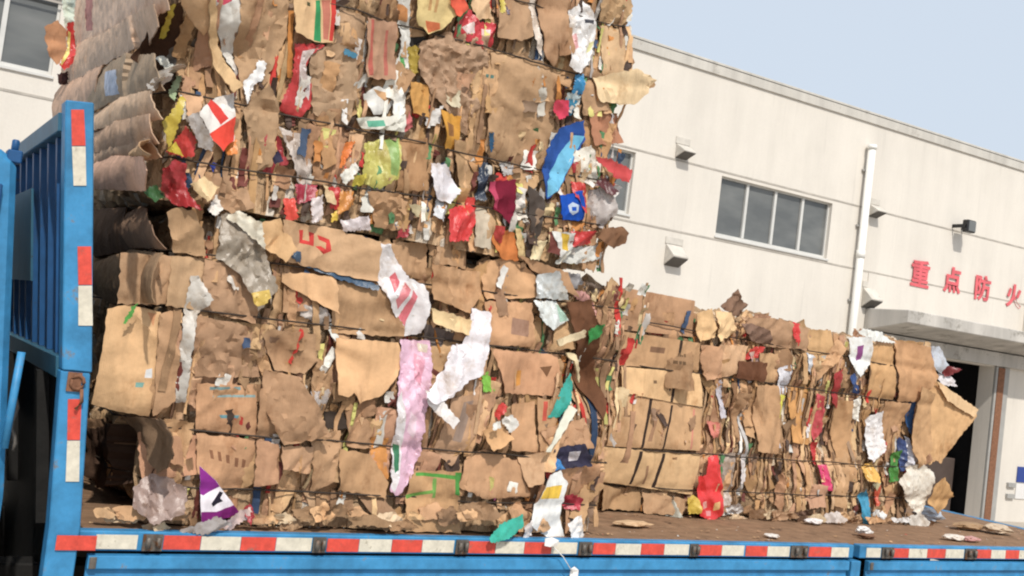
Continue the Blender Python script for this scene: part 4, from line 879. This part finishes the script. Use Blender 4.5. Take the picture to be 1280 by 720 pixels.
 ('s', [(670, 588), (686, 584), (696, 600), (692, 636), (698, 668), (680, 671), (646, 650), (652, 625)], (246, 244, 238), dict(off=.09, cr=.003, fold=1, curl=(0, 0), d=[([(660, 603), (689, 602), (686, 619), (655, 617)], (250, 204, 50))], label='white sheet with a yellow band')),
 ('c', [(572, 572), (600, 560), (642, 576), (652, 616), (600, 622), (566, 606)], (206, 158, 114), dict(off=.05, fold=3)), ('c', [(640, 570), (672, 560), (664, 600), (646, 604)], (214, 172, 128), dict(off=.05)), ('c', [(690, 586), (738, 576), (742, 622), (696, 622)], (204, 156, 112), dict(off=.045)),
 ('s', [(504, 588), (562, 584), (566, 662), (498, 660)], (206, 160, 112), dict(off=.05, fold=2, d=[([(512, 588), (558, 590), (558, 595), (512, 592)], (90, 170, 70)), ([(556, 586), (563, 586), (564, 616), (558, 614)], (80, 160, 70)), ([(500, 616), (534, 610), (534, 614), (502, 621)], (110, 160, 70)), ([(534, 595), (538, 595), (538, 620), (534, 620)], (120, 170, 80))], label='carton printed with a green frame')),
 ('b', [(587, 662), (600, 645), (631, 634), (634, 650), (610, 664), (590, 668)], (34, 196, 172), dict(off=.12, cr=.008, label='teal plastic bag')), ('p', [(636, 650), (650, 642), (652, 664), (640, 668)], (234, 222, 218), dict(off=.10)), ('p', [(698, 650), (716, 640), (722, 668), (700, 670)], (240, 234, 230), dict(off=.10)),
 ('c', [(460, 545), (479, 545), (479, 597), (461, 592)], (222, 150, 76), {}), ('c', [(428, 502), (462, 496), (462, 560), (430, 556)], (190, 148, 108), {}), ('c', [(420, 560), (460, 566), (478, 600), (474, 620), (420, 612)], (200, 152, 108), {}),
 ('f', [(380, 488), (408, 486), (404, 512), (386, 516)], (196, 186, 180), {}), ('c', [(400, 514), (427, 514), (430, 535), (404, 534)], (72, 60, 52), {}), ('s', [(343, 554), (383, 555), (381, 589), (345, 583)], (212, 166, 124), dict(off=.05, fold=0)),
 ('c', [(382, 540), (420, 536), (414, 600), (388, 616)], (198, 156, 114), dict(off=.04)),
 ('w', [(700, 620), (712, 616), (724, 622), (722, 636), (706, 636)], (200, 50, 70), {}), ('w', [(690, 630), (702, 628), (700, 640), (690, 640)], (30, 130, 150), {}), ('w', [(607, 612), (614, 616), (612, 624)], (230, 110, 170), {}),
])
# crumpled bottoms squeezed out along the edge
rg = random.Random(77)
low = []
for i in range(30):
    px = 128+i*18.5+rg.uniform(-6, 6); w_ = rg.uniform(10, 24); h_ = rg.uniform(10, 26); y_ = 665-rg.uniform(0, 22)
    if 225 < px < 300: continue
    low.append(('c', [(px-w_, y_-h_*.6), (px+w_*.3, y_-h_), (px+w_, y_-h_*.3), (px+w_*.6, y_), (px-w_*.7, y_+1)], rg.choice([(222, 176, 126), (206, 160, 116), (190, 150, 110), (160, 124, 90), (228, 200, 160)]), dict(off=rg.uniform(.0, .04), cr=.012, fold=2, val=3.71)))
place(B, low)
place(C, [
 ('s', [(776, 360), (864, 376), (861, 421), (757, 410)], (196, 150, 110), dict(off=.040, conform=.55, cr=.0015, fold=0, rag=.001, tilt=0)) if False else ('s', [(776, 360), (864, 376), (861, 421), (757, 410)], (196, 150, 110), dict(off=.040, conform=.55, cr=.0015, fold=0, rag=.001, d=[([(796, 381), (799, 381), (799, 384), (796, 384)], W)])),
 ('s', [(768, 413), (864, 428), (866, 462), (766, 456)], (212, 166, 120), dict(off=.042, conform=.55, cr=.0015, fold=0, rag=.001, d=[([(805, 432), (822, 434), (821, 441), (804, 439)], (150, 112, 84)), ([(838, 424), (841, 424), (837, 462), (834, 462)], (70, 56, 48))])),
 ('s', [(768, 457), (867, 466), (868, 507), (835, 502), (768, 489)], (230, 186, 134), dict(off=.046, conform=.55, cr=.0015, fold=0, rag=.001, d=[([(833, 464), (836, 464), (831, 502), (828, 501)], (70, 56, 48)), ([(807, 474), (811, 474), (811, 478), (807, 478)], (140, 110, 80))])),
 ('s', [(760, 490), (800, 494), (870, 509), (868, 562), (752, 556)], (214, 168, 122), dict(off=.042, conform=.55, cr=.0015, fold=0, rag=.001, d=[([(803, 497), (807, 497), (796, 558), (792, 558)], (64, 50, 44)), ([(830, 505), (833, 505), (823, 560), (820, 560)], (64, 50, 44)), ([(812, 510), (817, 510), (806, 550), (801, 550)], (176, 134, 100)), ([(858, 510), (860, 510), (857, 560), (855, 560)], (222, 140, 120))], label='stacked flat cartons with black straps')),
 ('s', [(747, 557), (868, 566), (856, 616), (741, 600)], (226, 182, 132), dict(off=.044, conform=.55, cr=.0015, fold=0, rag=.001, d=[([(791, 562), (795, 562), (784, 604), (781, 604)], (64, 50, 44)), ([(820, 565), (824, 565), (812, 608), (808, 608)], (64, 50, 44)), ([(800, 580), (803, 580), (800, 604), (797, 604)], (170, 130, 96))])),
 ('c', [(752, 606), (800, 612), (798, 638), (746, 636)], (192, 150, 106), {}), ('c', [(800, 614), (846, 620), (840, 640), (800, 640)], (200, 160, 118), {}), ('f', [(822, 642), (830, 616), (836, 642)], (190, 186, 170), {}),
 ('c', [(736, 420), (756, 412), (764, 456), (748, 520), (738, 500)], (206, 150, 112), {}), ('c', [(740, 360), (774, 362), (756, 408), (738, 404)], (196, 150, 112), {}), ('c', [(736, 520), (752, 514), (744, 600), (732, 590)], (196, 148, 112), {}),
 ('b', [(874, 569), (886, 566), (889, 590), (888, 640), (872, 646), (858, 640), (855, 618), (858, 592), (870, 590)], (234, 40, 40), dict(off=.07, cr=.010, d=[([(862, 624), (868, 622), (868, 630), (862, 632)], (238, 170, 160)), ([(876, 624), (883, 622), (882, 632), (876, 634)], (240, 190, 120)), ([(866, 634), (874, 634), (872, 640), (866, 640)], (236, 150, 150))], label='bright red plastic bag')),
 ('w', [(842, 618), (850, 614), (857, 620), (856, 636), (845, 638)], (226, 190, 60), dict(off=.07)), ('w', [(872, 524), (894, 528), (892, 546), (880, 546)], (226, 130, 110), {}),
 ('f', [(893, 565), (912, 565), (909, 610), (895, 622)], (184, 164, 148), {}), ('f', [(886, 612), (908, 604), (902, 628), (888, 630)], (206, 188, 176), {}),
 ('c', [(861, 392), (880, 385), (889, 420), (862, 426)], (232, 190, 134), dict(off=.06)), ('c', [(884, 388), (905, 390), (916, 415), (890, 426)], (234, 194, 140), dict(off=.055)),
 ('c', [(893, 382), (906, 370), (912, 361), (918, 374), (928, 380), (921, 396), (905, 394)], (140, 108, 86), dict(off=.06, cr=.01, label='dark peaked flap on top')),
 ('c', [(912, 404), (930, 404), (948, 412), (958, 430), (932, 426)], (142, 112, 92), dict(off=.08)), ('c', [(920, 396), (965, 398), (1001, 411), (1001, 437), (950, 432), (938, 414)], (198, 156, 116), dict(off=.04)),
 ('w', [(980, 402), (990, 404), (986, 432), (981, 420)], (226, 44, 40), dict(off=.06)), ('c', [(890, 430), (931, 432), (916, 466), (895, 472)], (212, 168, 124), dict(off=.045)), ('w', [(922, 450), (936, 432), (946, 433), (940, 446)], (222, 52, 40), {}),
 ('f', [(930, 440), (945, 434), (942, 456), (934, 456)], (226, 190, 180), {}), ('c', [(914, 450), (948, 452), (946, 476), (912, 472)], (124, 80, 54), dict(off=.06)),
 ('f', [(892, 474), (898, 474), (900, 520), (894, 522)], (206, 200, 206), {}), ('c', [(908, 478), (938, 478), (936, 545), (914, 552)], (150, 110, 76), dict(off=.02)), ('f', [(918, 566), (927, 566), (922, 600), (915, 602)], (236, 226, 220), {}), ('c', [(868, 430), (890, 432), (892, 470), (870, 474)], (204, 154, 116), {}),
 ('c', [(940, 440), (990, 444), (985, 480), (944, 476)], (206, 162, 116), {}), ('c', [(938, 480), (968, 482), (966, 566), (936, 562)], (200, 156, 112), {}),
 ('f', [(970, 460), (980, 454), (984, 490), (975, 500), (966, 490)], (232, 230, 236), {}), ('w', [(970, 492), (978, 494), (970, 530), (963, 530)], (234, 226, 52), {}), ('f', [(961, 540), (968, 536), (971, 558), (962, 562)], (232, 232, 238), {}),
 ('f', [(1002, 440), (1010, 446), (1008, 470), (1002, 462)], (214, 214, 222), {}), ('c', [(984, 482), (1012, 484), (1012, 556), (986, 552)], (216, 156, 90), {}),
 ('w', [(1013, 490), (1024, 495), (1030, 540), (1018, 552), (1014, 530)], (226, 84, 92), {}), ('w', [(1015, 580), (1030, 580), (1031, 612), (1019, 610)], (226, 52, 112), dict(label='magenta wrapper')), ('w', [(1012, 552), (1020, 552), (1020, 580), (1014, 580)], (216, 50, 50), {}),
 ('w', [(1030, 466), (1042, 460), (1043, 510), (1033, 502)], (184, 38, 38), {}), ('c', [(1003, 412), (1030, 412), (1030, 450), (1006, 450)], (214, 168, 116), {}), ('c', [(1030, 414), (1052, 420), (1048, 460), (1032, 458)], (204, 156, 108), {}),
 ('b', [(1050, 421), (1074, 420), (1078, 452), (1063, 470), (1049, 448)], (242, 240, 240), dict(off=.06, cr=.006, d=[([(1060, 432), (1068, 430), (1066, 448), (1060, 450)], (150, 70, 140))], label='white bag with purple print')), ('w', [(1052, 470), (1058, 465), (1067, 492), (1061, 490)], (64, 92, 152), {}),
 ('p', [(1062, 414), (1068, 410), (1092, 415), (1106, 428), (1076, 425)], (244, 242, 240), dict(off=.07, cr=.002)), ('p', [(1060, 500), (1073, 494), (1070, 526), (1061, 522)], (240, 236, 224), {}),
 ('p', [(1075, 520), (1092, 512), (1096, 560), (1080, 576), (1073, 570)], (240, 234, 234), dict(off=.05)), ('w', [(1089, 506), (1096, 508), (1094, 524), (1089, 520)], (210, 44, 50), {}), ('w', [(1068, 580), (1086, 575), (1083, 600), (1070, 598)], (240, 180, 70), {}), ('w', [(1090, 548), (1102, 552), (1100, 566), (1086, 566)], (228, 90, 70), {}),
 ('w', [(1123, 504), (1132, 500), (1134, 545), (1128, 540)], (60, 110, 170), {}), ('w', [(1109, 565), (1118, 560), (1116, 600), (1108, 602)], (76, 156, 62), {}), ('w', [(1117, 545), (1126, 550), (1124, 585), (1118, 588)], (60, 80, 130), {}), ('p', [(1126, 544), (1132, 548), (1130, 582), (1123, 584)], (236, 236, 244), {}),
 ('b', [(1112, 600), (1124, 580), (1140, 576), (1152, 588), (1146, 625), (1136, 642), (1120, 622)], (240, 230, 212), dict(off=.07, cr=.014, label='cream white plastic bag')), ('w', [(1060, 616), (1067, 608), (1073, 620), (1070, 655), (1064, 651)], (58, 158, 198), dict(off=.06)),
 ('w', [(1080, 612), (1092, 604), (1094, 628), (1080, 632)], (216, 90, 56), {}), ('w', [(1078, 602), (1088, 600), (1086, 612)], (236, 226, 180), {}),
 ('c', [(1078, 430), (1106, 430), (1108, 500), (1080, 496)], (210, 164, 112), {}), ('c', [(1106, 424), (1140, 432), (1150, 470), (1130, 500), (1110, 500)], (206, 158, 110), dict(off=.05)),
 ('c', [(1094, 500), (1122, 502), (1118, 580), (1098, 576)], (204, 158, 112), {}), ('c', [(1040, 500), (1060, 500), (1062, 600), (1044, 604)], (200, 152, 106), {}),
 ('s', [(1130, 462), (1160, 474), (1182, 492), (1210, 511), (1214, 519), (1190, 549), (1169, 578), (1162, 574), (1154, 580), (1142, 575), (1134, 540)], (222, 174, 120), dict(fold=1, cr=.003, rag=.004, curl=(0, .0), conform=.2, off=.04, label='big tan flap jutting out at the end')),
 ('s', [(1158, 474), (1182, 490), (1213, 511), (1207, 520), (1172, 499)], (238, 198, 148), dict(off=.06, fold=0, cr=.001, curl=(0, 0), conform=.2)),
 ('c', [(1128, 480), (1146, 490), (1150, 560), (1136, 584), (1126, 560)], (210, 164, 114), dict(off=.075)),
 ('s', [(1149, 600), (1162, 593), (1181, 618), (1163, 640), (1143, 626)], (214, 168, 108), dict(off=.08, fold=0, cr=.001)),
 ('b', [(1139, 432), (1163, 432), (1169, 455), (1160, 466), (1145, 450)], (198, 204, 214), dict(off=.06, cr=.012, d=[([(1142, 434), (1152, 434), (1154, 446), (1146, 446)], (90, 120, 170))], label='blue and white crumpled bag')), ('w', [(1164, 452), (1182, 460), (1170, 470)], (140, 44, 44), {}), ('p', [(1162, 466), (1176, 468), (1182, 482), (1166, 480)], (226, 222, 224), {}),
])
low = []
for i in range(26):
    px = 870+i*11+rg.uniform(-6, 6); w_ = rg.uniform(6, 14); h_ = rg.uniform(6, 16); y_ = 645+(px-870)*.036-rg.uniform(0, 8)
    low.append((rg.choice('ccpw'), [(px-w_, y_-h_*.6), (px+w_*.3, y_-h_), (px+w_, y_-h_*.3), (px+w_*.6, y_), (px-w_*.7, y_+1)], rg.choice([(222, 176, 126), (206, 160, 116), (230, 224, 218), (160, 124, 90), (120, 90, 70), (190, 150, 112), (228, 200, 160), (215, 205, 195)]), dict(off=rg.uniform(.03, .09), cr=.012, fold=2)))
place(C, low)
# ------------------------------------------------------------------ loose litter on the deck
def litter(name, px, py, size, rgb, label, cat, mt='paper', cr=.02, seed=1, hang=False):
    p = at(px, py, 2, DECK); rg2 = random.Random(seed); n = 7
    bm = bmesh.new(); bmesh.ops.create_icosphere(bm, subdivisions=3, radius=1)
    for v in bm.verts:
        k = 1+.45*noise.noise(v.co*1.6+Vector((seed*9, 0, 0)))+.25*noise.noise(v.co*4+Vector((0, seed*5, 0)))
        v.co = Vector((v.co.x*size[0]*k, v.co.y*size[1]*k, v.co.z*size[2]*k))
    zmin = min(v.co.z for v in bm.verts)
    for v in bm.verts: v.co += Vector((p.x, p.y, DECK-zmin))
    me = fin(bm, name); a = me.color_attributes.new('Col', 'FLOAT_COLOR', 'CORNER'); c_ = alb(rgb); a.data.foreach_set('color', [x for _ in range(len(me.loops)) for x in (*c_, 1.0)])
    o = link(name, me, M[mt], None, (p.x, p.y, DECK)); tag(o, label, cat)
for q in (
 ('paper_cup', 1079, 670, (.045, .035, .022), (240, 236, 232), 'crushed white paper cup lying near the joint of the two blue side boards', 'cup'),
 ('paper_scrap', 965, 672, (.035, .03, .008), (236, 228, 220), 'small white paper scrap alone on the open brown deck', 'paper scrap'),
 ('paper_scrap', 1192, 675, (.07, .04, .014), (232, 220, 206), 'creamy paper scrap on the deck towards its rear end, nearest the tape', 'paper scrap'),
 ('plastic_wrapper', 1214, 677, (.06, .03, .014), (210, 150, 140), 'pinkish crumpled wrapper on the deck near its rear corner', 'wrapper'),
 ('plastic_wrapper', 1160, 652, (.12, .06, .04), (190, 200, 214), 'pale blue crumpled film beside the foot of the rear bale', 'wrapper'),
 ('cardboard_scrap', 1212, 662, (.12, .06, .02), (176, 140, 100), 'flat brown cardboard scrap at the rear edge of the deck', 'cardboard scrap'),
 ('cardboard_scrap', 1246, 667, (.10, .06, .025), (214, 190, 160), 'pale cardboard scrap at the far right on the rear edge of the deck', 'cardboard scrap'),
 ('paper_scrap', 1017, 655, (.06, .03, .014), (240, 234, 232), 'white paper scrap touching the foot of the rear bale, midway along it', 'paper scrap'),
 ('foam_ball', 1098, 653, (.035, .035, .034), (240, 238, 236), 'round white foam lump against the foot of the rear bale', 'foam lump'),
 ('cardboard_scrap', 1084, 673, (.05, .03, .012), (140, 100, 72), 'tiny brown scrap under the crushed paper cup', 'cardboard scrap'),
 ('cardboard_scrap', 790, 658, (.09, .04, .012), (222, 184, 140), 'tan cardboard scrap on the deck right of the front bale', 'cardboard scrap'),
 ('paper_scrap', 712, 664, (.07, .04, .03), (240, 236, 232), 'crumpled white paper on the deck edge at the corner of the front bale', 'paper scrap'),
): litter(*q[:5], q[5], q[6], seed=len(q[5]), mt='plastic' if q[0] == 'plastic_wrapper' else 'paper')
# torn paper tag snagged on the side rail
p0 = at(690, 682, 1, YE-.03); p1 = at(716, 716, 1, YE-.045)
bm = bmesh.new()
tube(bm, [p0, p0.lerp(p1, .5)+Vector((0, -.004, .01)), p1], .002, 5)
for (cx, cy, w_, h_) in ((690, 678, 10, 6), (717, 716, 6, 8)):
    c_ = at(cx, cy, 1, YE-.04); s_ = w_*.0031; t_ = h_*.0031
    vs = [bm.verts.new(c_+Vector((a*s_, rnd.uniform(-.01, .012), b_*t_))) for a, b_ in ((-1, -.8), (-.2, -1), (.9, -.7), (1, .5), (.1, 1), (-.9, .7))]
    vb = [bm.verts.new(v.co+Vector((0, .002, 0))) for v in vs]
    bm.faces.new(vs); bm.faces.new(vb[::-1])
    for i in range(6): bm.faces.new((vs[i], vb[i], vb[(i+1) % 6], vs[(i+1) % 6]))
me = fin(bm, 'tag'); a = me.color_attributes.new('Col', 'FLOAT_COLOR', 'CORNER'); a.data.foreach_set('color', [x for _ in range(len(me.loops)) for x in (.75, .74, .72, 1.0)])
tag(link('paper_tag', me, M['paper'], None, tuple(p0)), 'torn white paper tag on a string hanging over the red and white tape', 'tag')

# ------------------------------------------------------------------ light
w = bpy.data.worlds.new('World'); sc.world = w; w.use_nodes = True; nt = w.node_tree
sky = nt.nodes.new('ShaderNodeTexSky'); sky.sky_type = 'NISHITA'; sky.sun_disc = False
sdir = Vector((-.26, -1.0, 0)).normalized(); EL = 47
sky.sun_elevation = R(EL); sky.sun_rotation = math.atan2(sdir.x, sdir.y); sky.air_density = 1.3; sky.dust_density = 4.0; sky.ozone_density = 1.5
hz = mix(nt, sky.outputs[0], (5.35, 6.0, 6.85), .86, 'MIX')   # milky summer haze
nt.links.new(hz, nt.nodes['Background'].inputs[0]); nt.nodes['Background'].inputs[1].default_value = .13
sl = bpy.data.lights.new('sun', 'SUN'); sl.energy = 3.3; sl.angle = R(1.0); sl.color = (1, .95, .87)
so = bpy.data.objects.new('sun', sl); COL.objects.link(so)
dv = Vector((sdir.x*math.cos(R(EL)), sdir.y*math.cos(R(EL)), math.sin(R(EL))))
so.rotation_euler = dv.to_track_quat('Z', 'Y').to_euler(); so.location = (0, -5, 12)
vs_ = sc.view_settings; vs_.view_transform = 'Standard'; vs_.look = 'None'; vs_.gamma = 1; vs_.exposure = .03; vs_.use_curve_mapping = False
sc.cycles.max_bounces = 6; sc.cycles.filter_width = 2.1
sc.cycles.use_denoising = True
